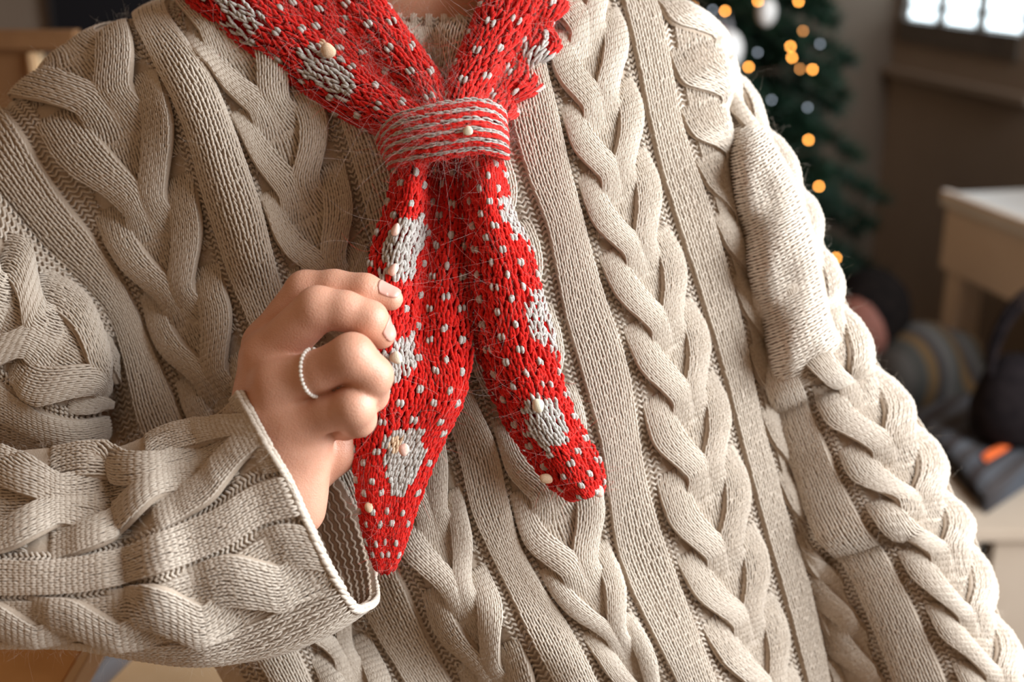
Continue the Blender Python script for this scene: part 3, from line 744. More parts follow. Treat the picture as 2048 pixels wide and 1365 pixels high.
nail(index_, 1, 0.90, 13.0, -8.5, (0.25, -0.80, -0.55))
nail(middle_, 1, 0.90, 12.0, -7.5, (1.0, -0.1, -0.22))

# ================================================================== RING of little pearls on the ring finger
ring_t = 0.40
A0, A1 = ringf_[0][0], ringf_[1][0]
axr = (A1 - A0) / np.linalg.norm(A1 - A0)
rc = A0 + (A1 - A0) * 0.86
axr = axr + np.array([0.10, 0.16, 0.0]); axr /= np.linalg.norm(axr)
e1 = np.cross(axr, np.array([0, 0, 1.])); e1 /= np.linalg.norm(e1); e2 = np.cross(axr, e1)
ring = empty('pearl_ring', Vector(cam2world(rc)), 'ring strung with tiny white pearls on the bent finger', 'ring')
def uv_ball(r, seg=12, rings=8):
    bm = bmesh.new(); bmesh.ops.create_uvsphere(bm, u_segments=seg, v_segments=rings, radius=r)
    me = bpy.data.meshes.new('ball'); bm.to_mesh(me); bm.free()
    for p in me.polygons: p.use_smooth = True
    return me
pm = uv_ball(0.00118, 14, 10); pm.materials.append(M['pearl'])
th = np.linspace(0, 2 * np.pi, 360, endpoint=False)
dirs = np.cos(th)[:, None] * e1 + np.sin(th)[:, None] * e2
t = np.full(len(th), 22.0)
fld = lambda P: smin(chain(P, ringf_), 1e3 + 0 * P[:, 0], 1.0)
for _ in range(80): t = t - fld(rc + dirs * t[:, None]) * 0.7
loop = rc + dirs * (t + 0.75)[:, None]
seg = np.linalg.norm(np.diff(np.vstack([loop, loop[:1]]), axis=0), axis=1); cum = np.concatenate([[0], np.cumsum(seg)])
npl = int(cum[-1] / 2.28)
for k in range(npl):
    q = cum[-1] * k / npl; i = int(np.searchsorted(cum, q) - 1) % len(loop); f = (q - cum[i]) / seg[i]
    p = loop[i] * (1 - f) + loop[(i + 1) % len(loop)] * f
    o = bpy.data.objects.new('pearl', pm); C.objects.link(o); o.parent = ring
    o.location = Vector(cam2world(p)) - ring.location
    s_ = 0.93 + 0.14 * random.random(); o.scale = (s_, s_, s_ * 0.95)

# ================================================================== SCARF
scarf = empty('knitted_scarf', W(890, 250, 0.70), 'red fuzzy knitted scarf with white flecks and patches, knotted at the throat', 'scarf')

def pip(poly, x, y):
    """point in polygon, vectorised"""
    c = np.zeros(x.shape, bool); n = len(poly)
    for i in range(n):
        x1, y1 = poly[i]; x2, y2 = poly[(i + 1) % n]
        m = (y1 > y) != (y2 > y)
        c ^= m & (x < (x2 - x1) * (y - y1) / (y2 - y1 + 1e-9) + x1)
    return c

FUZZ = []      # (points, normals, px) of scarf surface for the mohair
def scarf_part(name, guides, depth, ug, rowpx, patches=(), mode='dots', flip=False, wale_mm=4.0, ph=0, nodots=None, post=None, per=5):
    s = sheet_from(guides, depth, ug, rowpx, post, su=2, sv=3, flip=flip)
    mb = MB()
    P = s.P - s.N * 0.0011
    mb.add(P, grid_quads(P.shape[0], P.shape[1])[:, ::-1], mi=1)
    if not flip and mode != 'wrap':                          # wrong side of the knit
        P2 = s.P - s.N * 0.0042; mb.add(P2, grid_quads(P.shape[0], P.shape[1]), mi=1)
        e = np.concatenate([np.arange(s.nv), np.arange(s.nv) + (s.nu - 1) * s.nv])
    n = int(round(s.u1 - s.u0)); wd = (s.u1 - s.u0) / n
    cols = s.u0 + (np.arange(n) + 0.5) * wd; rows = np.arange(s.v0 + 0.7, s.v1 - 0.6, 1.0)
    ci, ri = np.meshgrid(np.arange(n), np.arange(len(rows)), indexing='ij')
    U = cols[ci].ravel(); V = rows[ri].ravel(); ci = ci.ravel(); ri = ri.ravel()
    px = s.px(U, V)
    col = np.zeros(len(U), int)
    if mode == 'dots':
        col[((ci + ph) % 2 == 0) & (ri % per == ((ci + ph) // 2 % 2) * (per // 2))] = 2
    elif mode == 'wrap':
        col[ci % 2 == 0] = 2
        pass
    jx = px[:, 0] + rng.normal(0, 3.0, len(U)); jy = px[:, 1] + rng.normal(0, 3.0, len(U))
    for poly, c in patches: col[pip(poly, jx, jy)] = 4 if c == 2 else c
    mp = lambda u, v: (u, 0.6 + 0 * u)
    for c, fat, lift in ((0, 1.22, 0.0), (2, 1.5, 0.35), (3, 1.2, 0.2), (4, 1.25, 0.25)) if mode != 'wrap' else ((0, 1.5, 0.0), (2, 0.92, 0.1)):
        k = col == c
        if k.any(): stitches(mb, s, mp, U[k], V[k], wale_mm * wd, mi=np.full(k.sum(), 2 if c == 4 else c), fat=fat, lift=lift, jit=0.13, sides=6, block=(c == 2 and mode == 'dots'))
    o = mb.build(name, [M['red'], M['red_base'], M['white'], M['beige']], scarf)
    q = rng.integers(0, len(U), 2600)
    uu = U[q] + rng.uniform(-.5, .5, len(q)); vv = V[q] + rng.uniform(-.5, .5, len(q))
    p_, n_ = s.ev(uu, vv, np.full(len(q), 1.2)); FUZZ.append((p_, n_, col[q]))
    return o, s

def band(center, half, D, bulge, ug_n, a0=-105, a1=105, ng=9):
    """rounded strip: pixel centre line, half width in px, depth; returns guides, depths"""
    c = np.array(center, float); T = np.gradient(c, axis=0); T /= np.linalg.norm(T, axis=1, keepdims=True)
    nrm = np.stack([-T[:, 1], T[:, 0]], -1)
    gs, ds = [], []
    for a in np.linspace(math.radians(a0), math.radians(a1), ng):
        gs.append([tuple(p) for p in c + nrm * (np.array(half)[:, None] * math.sin(a))])
        ds.append(np.array(D, float) - np.array(bulge) * math.cos(a))
    return gs, ds

# folded strips coming round the neck
gs, ds = band([(395,-90),(455,-20),(520,40),(590,95),(660,150),(725,195),(790,232),(850,262)], [74,74,70,64,60,54,47,40], [752,744,740,735,730,722,712,704], [17,18,18,18,18,18,16,13], 11)
scarf_part('neck_band', gs, ds, np.linspace(0, 11, 9), 12.6, [
    ([(430,-30),(470,-10),(520,30),(530,60),(500,92),(480,70),(455,45),(440,10)], 2),
    ([(600,95),(640,92),(665,110),(700,140),(710,165),(690,185),(712,212),(690,205),(655,180),(618,160),(600,130)], 2),
    ([(632,92),(662,90),(672,112),(655,120)], 3)], ph=1, flip=True)
gs, ds = band([(600,-90),(655,-35),(705,15),(755,70),(800,120),(840,165),(868,205),(885,250)], [62,60,57,52,46,40,33,26], [752,746,740,734,728,720,712,704], [16,16,17,18,18,17,15,12], 10)
scarf_part('neck_band', gs, ds, np.linspace(0, 9, 9), 12.6, ph=0, flip=True)
gs, ds = band([(1065,-90),(1042,-30),(1015,25),(990,75),(966,120),(944,165),(928,205),(915,250)], [66,62,58,52,48,44,38,30], [748,742,736,730,724,716,708,700], [16,17,18,18,18,17,15,12], 10)
scarf_part('neck_band', gs, ds, np.linspace(0, 9, 9), 12.6, ph=1, flip=True)
gs, ds = band([(1110,-90),(1098,-30),(1086,20),(1078,70),(1062,115),(1042,155),(1012,195),(985,230)], [36,34,32,38,34,36,30,24], [752,746,741,737,732,726,716,706], [9,9,9,9,9,9,8,8], 6)
def frill(A):
    e = np.arange(A.shape[0])[:, None] / A.shape[0]; k = np.arange(A.shape[1])[None]
    wv = np.clip(0.6 - e, 0, 1)                       # only the free edge waves
    A[..., 0] += wv * 30 * np.sin(k * 0.5); A[..., 2] += wv * 12 * np.cos(k * 0.5)
    return A
scarf_part('ruffled_edge', gs, ds, np.linspace(0, 6, 9), 12.6, [([(1065,85),(1100,80),(1112,120),(1090,150),(1060,140),(1050,110)], 2)], ph=0, flip=True, post=frill)

# shaded inner fold of the scarf between the two strips
gi = [[(400,-85),(470,-15),(535,50),(600,105),(668,158),(735,205),(800,240)], [(500,-88),(563,-28),(620,32),(678,88),(734,139),(788,185),(834,222)], [(600,-90),(655,-40),(705,15),(755,70),(800,120),(840,165),(868,205)]]
di = [np.array([738, 731, 725, 720, 717, 713, 706.]) + q for q in (2, 0, 2)]
scarf_part('inner_fold', gi, di, [0, 5, 10], 12.6, ph=0, flip=False)

# the tail the fingers hold, and the fold behind it
LT = [(325,795,832,872,905,940),(420,770,818,865,905,940),(500,742,800,855,900,945),(600,728,786,845,890,945),(700,715,776,840,890,945),
      (745,712,780,850,900,938),(800,705,770,845,895,925),(870,700,760,820,860,893),(960,712,745,785,820,855),(1040,722,748,775,800,826),(1100,738,755,772,788,805),(1150,757,763,769,775,782)]
gl = [[(r[i + 1], r[0] + (4 if i in (1, 3) else 0)) for r in LT] for i in range(5)]
gl = [[(280 * 0 + gl[i][0][0] * 0.55 + 880 * 0.45, 278)] + gl[i] for i in range(5)]
DL = [[702,694,688,682,678,678,678,680,684,688,692,695,698], [690,680,675,672,671,671,672,673,677,682,688,693,698], [716,714,711,706,698,688,682,679,681,684,689,694,698], [709,706,703,698,691,685,681,680,683,686,690,694,698], [716,716,714,709,702,694,689,688,690,692,694,696,699]]
pl = [([(772,470),(800,450),(812,440),(845,448),(846,480),(832,520),(815,555),(790,560),(765,548),(770,510)], 2),
      ([(755,715),(780,692),(800,682),(812,655),(830,665),(832,705),(822,745),(800,765),(772,770),(760,745)], 2),
      ([(762,880),(785,868),(805,862),(830,860),(850,885),(846,925),(828,955),(805,985),(790,998),(780,960),(768,920)], 2),
      ([(775,880),(800,872),(805,900),(780,915)], 3)]
left_tail, sl_ = scarf_part('tail', gl, DL, [0, 4.5, 9, 12.5, 16], 12.6, pl, ph=0)
RT = [(278,905,975),(325,935,1003),(420,930,1022),(500,936,1062),(600,942,1088),(700,952,1112),(780,982,1130),(850,1016,1156),(920,1066,1194),(968,1102,1209),(996,1148,1204)]
def cross5(RT): 
    out = []
    for f in (0, .1, .3, .52, .75, .93, 1.0): out.append([(L + (R - L) * f, y - 14 * (f - 0.5) * min(1, max(0, (y - 700) / 150))) for y, L, R in RT])
    return out
gr = cross5(RT)
br = np.array([694,690,689,688,688,689,692,696,701,705,709.])
DR = [br + 17, br + 7, br - 3, br - 6, br - 2, br + 6, br + 16]
pr = [([(992,400),(1040,385),(1075,430),(1080,470),(1050,480),(1025,470),(1005,430)], 2), ([(1050,590),(1085,580),(1120,640),(1130,690),(1085,695),(1058,660)], 2),
      ([(1058,800),(1085,795),(1110,805),(1135,850),(1130,880),(1105,890),(1085,895),(1062,860)], 2)]
right_tail, sr_ = scarf_part('tail', gr, DR, [0, 1, 3, 5.2, 7.5, 9.3, 10], 12.6, pr, ph=1, per=4)

# knot: a strip wrapped tightly across
KG, KD = [], []
ktop = [(752,282),(766,252),(800,228),(850,214),(900,204),(950,199),(992,208),(1012,234),(1014,262)]
kbot = [(780,340),(786,334),(812,328),(850,322),(900,314),(950,306),(990,310),(1018,322),(1020,318)]
for i, f in enumerate(np.linspace(0, 1, 7)):
    KG.append([(a[0] + (b[0] - a[0]) * f, a[1] + (b[1] - a[1]) * f) for a, b in zip(ktop, kbot)])
    c = math.sin(math.pi * (0.08 + 0.84 * f))
    KD.append([706 - 0 * c, 690 - 10 * c, 680 - 16 * c, 674 - 18 * c, 672 - 18 * c, 673 - 18 * c, 679 - 16 * c, 690 - 12 * c, 712])
scarf_part('knot', KG, KD, np.linspace(0, 12, 7), 13.5, mode='wrap', flip=True, wale_mm=3.1)

# slubs of plain yarn
def slub(px, py, D, r, m, sx=1.0, rot=0):
    me = uv_ball(1.0, 14, 10); c = W(px, py, D)
    for v in me.vertices:
        n = v.co.copy(); k = 1 + 0.07 * math.sin(3 * n.x + 2 * n.z + px) + 0.04 * math.sin(5 * n.y + py)
        lx = n.x * r * 0.86 * sx * k; ly = n.z * r * 0.86 * k; lz = n.y * r * 0.5 * k
        a = lx * math.cos(rot) - ly * math.sin(rot); b = lx * math.sin(rot) + ly * math.cos(rot)
        v.co = c + Vector(RGT) * a + Vector(UPV) * b + Vector(FWD) * lz
    return link('slub', me, scarf, [m])
slub(656, 101, 0.7105, 0.0048, M['beige'], 1.25, -0.7); slub(936, 262, 0.6515, 0.0032, M['cream'])
slub(808, 900, 0.6720, 0.0040, M['pink'], 0.85); slub(1076, 812, 0.6820, 0.0046, M['cream'], 0.9)
slub(1197, 983, 0.7080, 0.0042, M['pink'], 0.9, 0.5); slub(791, 460, 0.6705, 0.0042, M['pink'], 0.6, -0.3)
slub(786, 540, 0.6690, 0.0044, M['pink'], 0.7, -0.6); slub(792, 716, 0.6680, 0.0040, M['cream'], 1.1, -0.4)
slub(1092, 958, 0.7010, 0.0034, M['beige'], 1.3, -0.4); slub(738, 1015, 0.6840, 0.0036, M['beige'], 0.8)

# ================================================================== ROOM
H1 = np.array([-0.203, 0.979, 0.0]); H2 = np.array([0.979, 0.203, 0.0]); ZU = np.array([0, 0, 1.0])
def ray(px, py):
    return FWD + (px - 1024.0) / FPX * RGT - (py - 682.5) / FPX * UPV
def on_z(px, py, z):
    d = ray(px, py); return CAM + d * ((z - CAM[2]) / d[2])
def on_plane(px, py, p0, n):
    d = ray(px, py); return CAM + d * (((p0 - CAM) @ n) / (d @ n))

def obox(mb, o, ax, sz, mi=0, bev=0.0):
    """box from corner o along three axes"""
    o = np.asarray(o, float); A = [np.asarray(a, float) * s for a, s in zip(ax, sz)]
    if np.linalg.det(np.array(A)) < 0: o = o + A[0]; A[0] = -A[0]
    if bev <= 0:
        V = [o + A[0] * i + A[1] * j + A[2] * k for k in (0, 1) for j in (0, 1) for i in (0, 1)]
        mb.add(V, [(0, 2, 3, 1), (4, 5, 7, 6), (0, 1, 5, 4), (2, 6, 7, 3), (1, 3, 7, 5), (0, 4, 6, 2)], mi=mi); return
    bm = bmesh.new(); vs = [bm.verts.new(o + A[0] * i + A[1] * j + A[2] * k) for k in (0, 1) for j in (0, 1) for i in (0, 1)]
    for f in [(0, 2, 3, 1), (4, 5, 7, 6), (0, 1, 5, 4), (2, 6, 7, 3), (1, 3, 7, 5), (0, 4, 6, 2)]: bm.faces.new([vs[i] for i in f])
    bmesh.ops.bevel(bm, geom=bm.edges[:], offset=bev, segments=2, affect='EDGES')
    bm.verts.ensure_lookup_table(); bm.verts.index_update()
    V = [v.co[:] for v in bm.verts]
    mb.add(V, [[v.index for v in f.verts] for f in bm.faces if len(f.verts) == 4], [[v.index for v in f.verts] for f in bm.faces if len(f.verts) == 3], mi=mi); bm.free()
def box(name, o, ax, sz, m, parent=None, bev=0.0):
    mb = MB(); obox(mb, o, ax, sz, 0, bev); return mb.build(name, [m], parent, smooth=False)

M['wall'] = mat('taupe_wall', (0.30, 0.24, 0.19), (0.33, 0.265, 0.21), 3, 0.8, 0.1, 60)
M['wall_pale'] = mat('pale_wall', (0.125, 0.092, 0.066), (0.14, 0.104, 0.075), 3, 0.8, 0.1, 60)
M['floor'] = mat('dark_floor', (0.16, 0.11, 0.075), (0.20, 0.14, 0.10), 6, 0.5, 0.1, 40)
M['frame'] = mat('dark_window_frame', (0.10, 0.085, 0.07), (0.13, 0.11, 0.09), 20, 0.5)
M['pane'] = emis('daylit_pane', (0.80, 0.93, 1.0), 3.2)
M['white_paint'] = mat('white_paint', (0.78, 0.68, 0.58), (0.82, 0.72, 0.62), 8, 0.45)
M['white_top'] = mat('white_worktop', (0.72, 0.72, 0.70), (0.76, 0.76, 0.74), 8, 0.4)
M['bench'] = mat('beige_paint', (0.44, 0.36, 0.28), (0.47, 0.39, 0.31), 8, 0.5)
M['dark'] = mat('near_black', (0.006, 0.006, 0.008), (0.01, 0.01, 0.012), 10, 0.5)
M['screen'] = mat('black_screen', (0.003, 0.003, 0.005), None, 10, 0.6, spec=0.15)
M['oak_dark'] = mat('dark_honey_oak', (0.20, 0.10, 0.042), (0.25, 0.13, 0.055), 14, 0.55, 0.1, 60)
M['oak'] = mat('honey_oak', (0.60, 0.31, 0.10), (0.72, 0.40, 0.15), 14, 0.45, 0.1, 60)
M['oak_edge'] = mat('pale_oak', (0.66, 0.46, 0.26), (0.72, 0.52, 0.31), 14, 0.45)
M['grey'] = mat('grey_metal', (0.20, 0.20, 0.22), (0.24, 0.24, 0.26), 20, 0.5)
M['leather'] = mat('black_leather', (0.008, 0.006, 0.007), (0.016, 0.012, 0.013), 60, 0.9, 0.3, 200, spec=0.1)
M['orange'] = mat('orange_tag', (0.75, 0.12, 0.02), (0.80, 0.15, 0.03), 60, 0.7)
def stripes(name, cols, freq, axis, rot=0.0):
    m, nt, b = new_mat(name); tc = nt.nodes.new('ShaderNodeTexCoord'); mpn = nt.nodes.new('ShaderNodeMapping')
    mpn.inputs['Rotation'].default_value = (0, 0, rot)
    nt.links.new(tc.outputs['Object'], mpn.inputs['Vector'])
    sx = nt.nodes.new('ShaderNodeSeparateXYZ'); nt.links.new(mpn.outputs[0], sx.inputs[0])
    ml = nt.nodes.new('ShaderNodeMath'); ml.operation = 'MULTIPLY'; ml.inputs[1].default_value = freq
    nt.links.new(sx.outputs[axis], ml.inputs[0])
    fr = nt.nodes.new('ShaderNodeMath'); fr.operation = 'FRACT'; nt.links.new(ml.outputs[0], fr.inputs[0])
    r = nt.nodes.new('ShaderNodeValToRGB'); r.color_ramp.interpolation = 'CONSTANT'
    while len(r.color_ramp.elements) < len(cols): r.color_ramp.elements.new(0.5)
    for i, c in enumerate(cols):
        r.color_ramp.elements[i].position = i / len(cols); r.color_ramp.elements[i].color = (*c, 1)
    nt.links.new(fr.outputs[0], r.inputs[0]); nt.links.new(r.outputs[0], b.inputs['Base Color'])
    b.inputs['Roughness'].default_value = 0.95
    return m
M['blanket'] = stripes('striped_blanket', [(0.040, 0.034, 0.034), (0.060, 0.064, 0.075), (0.030, 0.022, 0.022), (0.075, 0.08, 0.092)], 14, 0, 0.75)
M['shirt'] = stripes('striped_shirt', [(0.05, 0.05, 0.045), (0.11, 0.065, 0.025), (0.035, 0.03, 0.03), (0.085, 0.08, 0.075)], 16, 0, -0.6)

SILL = unproject(np.array(1830.), np.array(145.), np.array(3.4)); wn = -H2
def on_wall(px, py): return on_plane(px, py, SILL, H2)
def wall_sz(px, py):
    p = on_wall(px, py); return (p - SILL) @ H1, p[2]
s_corner = wall_sz(1783, 120)[0]; corner = SILL + H1 * s_corner; corner[2] = 0
s_a, zb = wall_sz(1803, 38); s_b = wall_sz(2047, 60)[0]
z_top = 2.0; z_room = 2.6; s_near = -3.6
def wbox(mb, s0, s1, z0, z1, d0, d1):
    """box in the right wall: along the wall, height, depth (positive into the room)"""
    o = SILL + H1 * s0 - H2 * d1; o = np.array([o[0], o[1], z0]); obox(mb, o, (H1, H2, ZU), (s1 - s0, d1 - d0, z1 - z0))
# window beside the camera that lets the daylight in
n_a, n_b, n_z0, n_z1 = -3.25, -1.55, 0.9, 2.3
mb = MB()
for a_, b_, c_, d_ in ((s_near, s_corner, 0, 0.87), (s_near, s_corner, z_top, z_room) , (s_a, s_corner, 0.87, z_top), (n_b, s_b, 0.87, z_top), (s_near, n_a, 0.87, z_top), (s_b, s_a, 0.87, zb - 0.06)):
    wbox(mb, a_, b_, c_, d_, -0.14, 0)
tag(mb.build('wall_right', [M['wall']], smooth=False), kind='structure')
win = empty('window_1', SILL); tag(win, kind='structure')
mb = MB(); wd_ = (s_a - s_b)
cols_s = [s_a, wall_sz(1874, 45)[0], wall_sz(1954, 52)[0], s_b]
wbox(mb, s_b, s_a, zb - 0.06, zb, -0.10, 0.01)
wbox(mb, s_b, s_a, z_top - 0.04, z_top, -0.10, 0.01)
mb.build('window_frame', [M['frame']], win, smooth=False)
for c_ in cols_s:
    mb = MB(); wbox(mb, c_ - 0.009, c_ + 0.009, zb, z_top, -0.03, 0.0); mb.build('mullion', [M['frame']], win, smooth=False)
zr = [zb, wall_sz(1900, 20)[1], zb + 0.45, z_top]
for z_ in zr[1:3]:
    mb = MB(); wbox(mb, s_b, s_a, z_ - 0.004, z_ + 0.004, -0.03, -0.004); mb.build('glazing_bar', [M['frame']], win, smooth=False)
for i in range(3):
    for j in range(3):
        mb = MB(); wbox(mb, cols_s[i + 1] + 0.009, cols_s[i] - 0.009, zr[j] + 0.004, zr[j + 1] - 0.004, -0.03, -0.022)
        mb.build('pane', [M['pane']], win, smooth=False)
mb = MB(); wbox(mb, s_b - 0.1, s_a + 0.02, 0.852, 0.87, -0.02, 0.035); mb.build('window_sill', [M['wall']], win, smooth=False)
mb = MB()
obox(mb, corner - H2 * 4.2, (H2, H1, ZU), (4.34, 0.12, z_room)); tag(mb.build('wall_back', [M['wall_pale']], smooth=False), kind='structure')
mb = MB(); fl = corner - H2 * 4.2 - H1 * 5.6; obox(mb, fl - ZU * 0.1, (H2, H1, ZU), (4.34, 5.72, 0.1)); tag(mb.build('floor', [M['floor']], smooth=False), kind='structure')
mb = MB(); obox(mb, corner - H2 * 4.2 - H1 * 0.015, (H2, H1, ZU), (4.2, 0.015, 0.09)); tag(mb.build('baseboard_back', [M['white_paint']], smooth=False), kind='structure')

# ---- desk ---------------------------------------------------------------
K0 = on_z(1880, 386, 0.74)
desk = empty('writing_desk', Vector((K0[0], K0[1], 0)), 'white painted desk with a deep apron below the window', 'desk')
K = np.array([K0[0], K0[1], 0.0])
box('desk_top', K + ZU * 0.715 - H1 * 1.15 - H2 * 0.0, (H2, H1, ZU), (0.44, 1.15, 0.025), M['white_top'], desk, 0.004)
box('rim', K + ZU * 0.735 - H1 * 1.15, (H2, H1, ZU), (0.02, 1.15, 0.012), M['white_paint'], desk, 0.002)
box('apron', K + ZU * 0.585 - H1 * 1.14 + H2 * 0.012, (H2, H1, ZU), (0.43, 1.13, 0.13), M['white_paint'], desk, 0.002)
for a_, b_ in ((0.02, 0.08), (0.38, 0.08), (0.02, 1.1), (0.38, 1.1)):
    box('leg', K - H1 * b_ + H2 * a_, (H2, H1, ZU), (0.055, 0.055, 0.59), M['white_paint'], desk, 0.003)

# ---- storage bench, blanket, tote --------------------------------------
B0 = on_z(1830, 1062, 0.45); Bx = np.array([1.0, 0, 0]); By = np.array([0, 1.0, 0])
Bo = np.array([B0[0] - 0.12, B0[1], 0])
bench = empty('storage_bench', Vector(Bo), 'low beige storage bench with a slot handle, under the striped blanket', 'bench')
box('lid', Bo + ZU * 0.43, (Bx, By, ZU), (0.95, 0.44, 0.02), M['bench'], bench, 0.003)
sp = on_plane(1968, 1130, Bo + By * 0.01, By); sx0 = sp[0] - Bo[0]; sz0 = sp[2]
f_ = Bo + By * 0.01
mb = MB()
obox(mb, f_, (Bx, By, ZU), (sx0 - 0.012, 0.02, 0.43)); obox(mb, f_ + Bx * (sx0 + 0.012), (Bx, By, ZU), (0.94 - sx0 - 0.012, 0.02, 0.43))
obox(mb, f_ + Bx * (sx0 - 0.012), (Bx, By, ZU), (0.024, 0.02, sz0 - 0.04)); obox(mb, f_ + Bx * (sx0 - 0.012) + ZU * (sz0 + 0.04), (Bx, By, ZU), (0.024, 0.02, 0.43 - sz0 - 0.04))
mb.build('front_panel', [M['bench']], bench, smooth=False)
box('side_panel', Bo + By * 0.03, (Bx, By, ZU), (0.02, 0.40, 0.43), M['bench'], bench); box('side_panel', Bo + By * 0.03 + Bx * 0.92, (Bx, By, ZU), (0.02, 0.40, 0.43), M['bench'], bench)
box('back_panel', Bo + By * 0.41 + Bx * 0.02, (Bx, By, ZU), (0.90, 0.02, 0.43), M['bench'], bench)
# blanket: folded cloth lying on the lid
def cloth(name, corners, th, m, parent=None, n=26, wave=0.006, folds=3):
    mb = MB(); a, b, c, d = [np.asarray(q, float) for q in corners]
    t = np.linspace(0, 1, n); U, V = np.meshgrid(t, t, indexing='ij')
    P = a + (b - a) * U[..., None] + (d - a) * V[..., None] + (a - b + c - d) * (U * V)[..., None]
    for l in range(folds):
        z = th * (l + 1) / folds
        Q = P.copy(); Q[..., 2] += z + wave * (np.sin(U * 7 + l) * np.cos(V * 5 + 2 * l)) * (l + 1) / folds
        e = np.minimum(np.minimum(U, 1 - U), np.minimum(V, 1 - V)); Q[..., 2] -= th / folds * 0.9 * np.exp(-e * 40)
        mb.add(Q, grid_quads(n, n)[:, ::-1])
        Q2 = P.copy(); Q2[..., 2] += z - th / folds * 0.95; mb.add(Q2, grid_quads(n, n))
    return mb.build(name, [m], parent)
zb_ = 0.451
cn = [on_z(1972, 1030, zb_), on_z(2180, 890, zb_), on_z(2010, 800, zb_), on_z(1815, 850, zb_)]
bl = cloth('folded_blanket', cn, 0.035, M['blanket']); tag(bl, 'folded blue-grey and brown striped blanket with an orange tag on the bench', 'blanket')
tg = [on_z(1962, 912, 0.489), on_z(2018, 882, 0.489), on_z(2026, 893, 0.489), on_z(1972, 925, 0.489)]
cloth('tag', tg, 0.004, M['orange'], bl, 8, 0.001, 1)
tote = empty('handbag', Vector(on_z(2040, 850, 0.452)), 'black handbag with an arched strap slumped beside the striped blanket', 'bag')
tp = on_z(2056, 880, 0.492)
mb = MB(); n = 24; a_ = np.linspace(0, 2 * np.pi, n, endpoint=False); lv = []
for z_, rx, ry in ((0.0, .075, .05), (0.01, .085, .06), (.05, .088, .06), (.10, .075, .045), (.13, .05, .025), (.135, .02, .01)):
    lv.append(np.stack([tp[0] + rx * np.sign(np.cos(a_)) * np.abs(np.cos(a_))**.7, tp[1] + .02 + ry * np.sin(a_), np.full(n, tp[2] + z_)], -1))
Vt = np.array(lv); Vt = np.concatenate([Vt, Vt[:, :1]], 1); mb.add(Vt, grid_quads(len(lv), n + 1)[:, ::-1]); mb.build('bag_body', [M['leather']], tote)
tt = np.linspace(0, math.pi, 20)
for off in (-0.015, 0.03):
    mb = MB(); cen = np.stack([tp[0] - 0.0 + 0.068 * np.cos(tt) + off * .3, tp[1] + 0.02 + off + 0 * tt, tp[2] + 0.11 + 0.125 * np.sin(tt)], -1)[None]
    tubes(mb, cen, np.full((1, 20, 2), 0.006), np.tile(np.array([0, 1., 0]), (1, 20, 1)), 8); mb.build('strap', [M['leather']], tote)

# ---- Christmas tree -----------------------------------------------------
TX, TY, TH = 0.52, 2.78, 1.72
M['bark'] = mat('bark', (0.05, 0.03, 0.02), (0.08, 0.05, 0.03), 40, 0.9)
M['needle'] = mat('fir_needles', (0.003, 0.020, 0.011), (0.007, 0.042, 0.02), 30, 0.6)
tree = empty('christmas_tree', (TX, TY, 0), 'dark green decorated fir tree standing in the corner behind the sweater', 'tree')
mb = MB(); zz = np.linspace(0.02, TH, 14); cen = np.stack([TX + 0 * zz, TY + 0 * zz, zz], -1)[None]
tubes(mb, cen, np.linspace(.03, .004, 14)[None], np.tile(np.array([0, 1., 0]), (1, 14, 1)), 10); mb.build('trunk', [M['bark']], tree)
box('stand', np.array([TX - .16, TY - .16, 0]), (Bx, By, ZU), (.32, .32, .03), M['bark'], tree, 0.005)
def tree_r(z): return 0.50 * (1 - z / (TH + 0.05))**0.9
bc, nd = [], MB(); brb = MB()
r2 = np.random.default_rng(3)
for k in range(170):
    z0 = 0.28 + (TH - 0.36) * (k / 170)**1.15; an = k * 2.399963 + r2.normal(0, .15); L = tree_r(z0) * r2.uniform(.82, 1.12)
    t_ = np.linspace(0, 1, 7); d = np.array([math.cos(an), math.sin(an)])
    P = np.stack([TX + d[0] * L * t_, TY + d[1] * L * t_, z0 + L * (0.10 * t_ - 0.38 * t_**2)], -1)
    tubes(brb, P[None], (np.linspace(.006, .0015, 7))[None], np.tile(ZU, (1, 7, 1)), 5)
    m_ = 600; tt = r2.uniform(.12, 1.02, m_); base = np.stack([np.interp(tt, t_, P[:, i]) for i in range(3)], -1)
    base[:, :2] += r2.normal(0, 1, (m_, 1)) * np.array([-d[1], d[0]]) * 0.032 * L / .4 * (1.15 - tt[:, None])
    dr = r2.normal(0, 1, (m_, 3)); dr[:, :2] += d * 1.0; dr /= np.linalg.norm(dr, axis=1, keepdims=True)
    ln = r2.uniform(.03, .055, (m_, 1)); sd = np.cross(dr, r2.normal(0, 1, (m_, 3))); sd /= np.linalg.norm(sd, axis=1, keepdims=True)
    V = np.stack([base - sd * .0030, base + sd * .0030, base + dr * ln], 1); nd.add(V, tris=np.arange(m_ * 3).reshape(-1, 3))
brb.build('branches', [M['bark']], tree)
tag(nd.build('needles', [M['needle']], tree, smooth=False), kind='stuff')
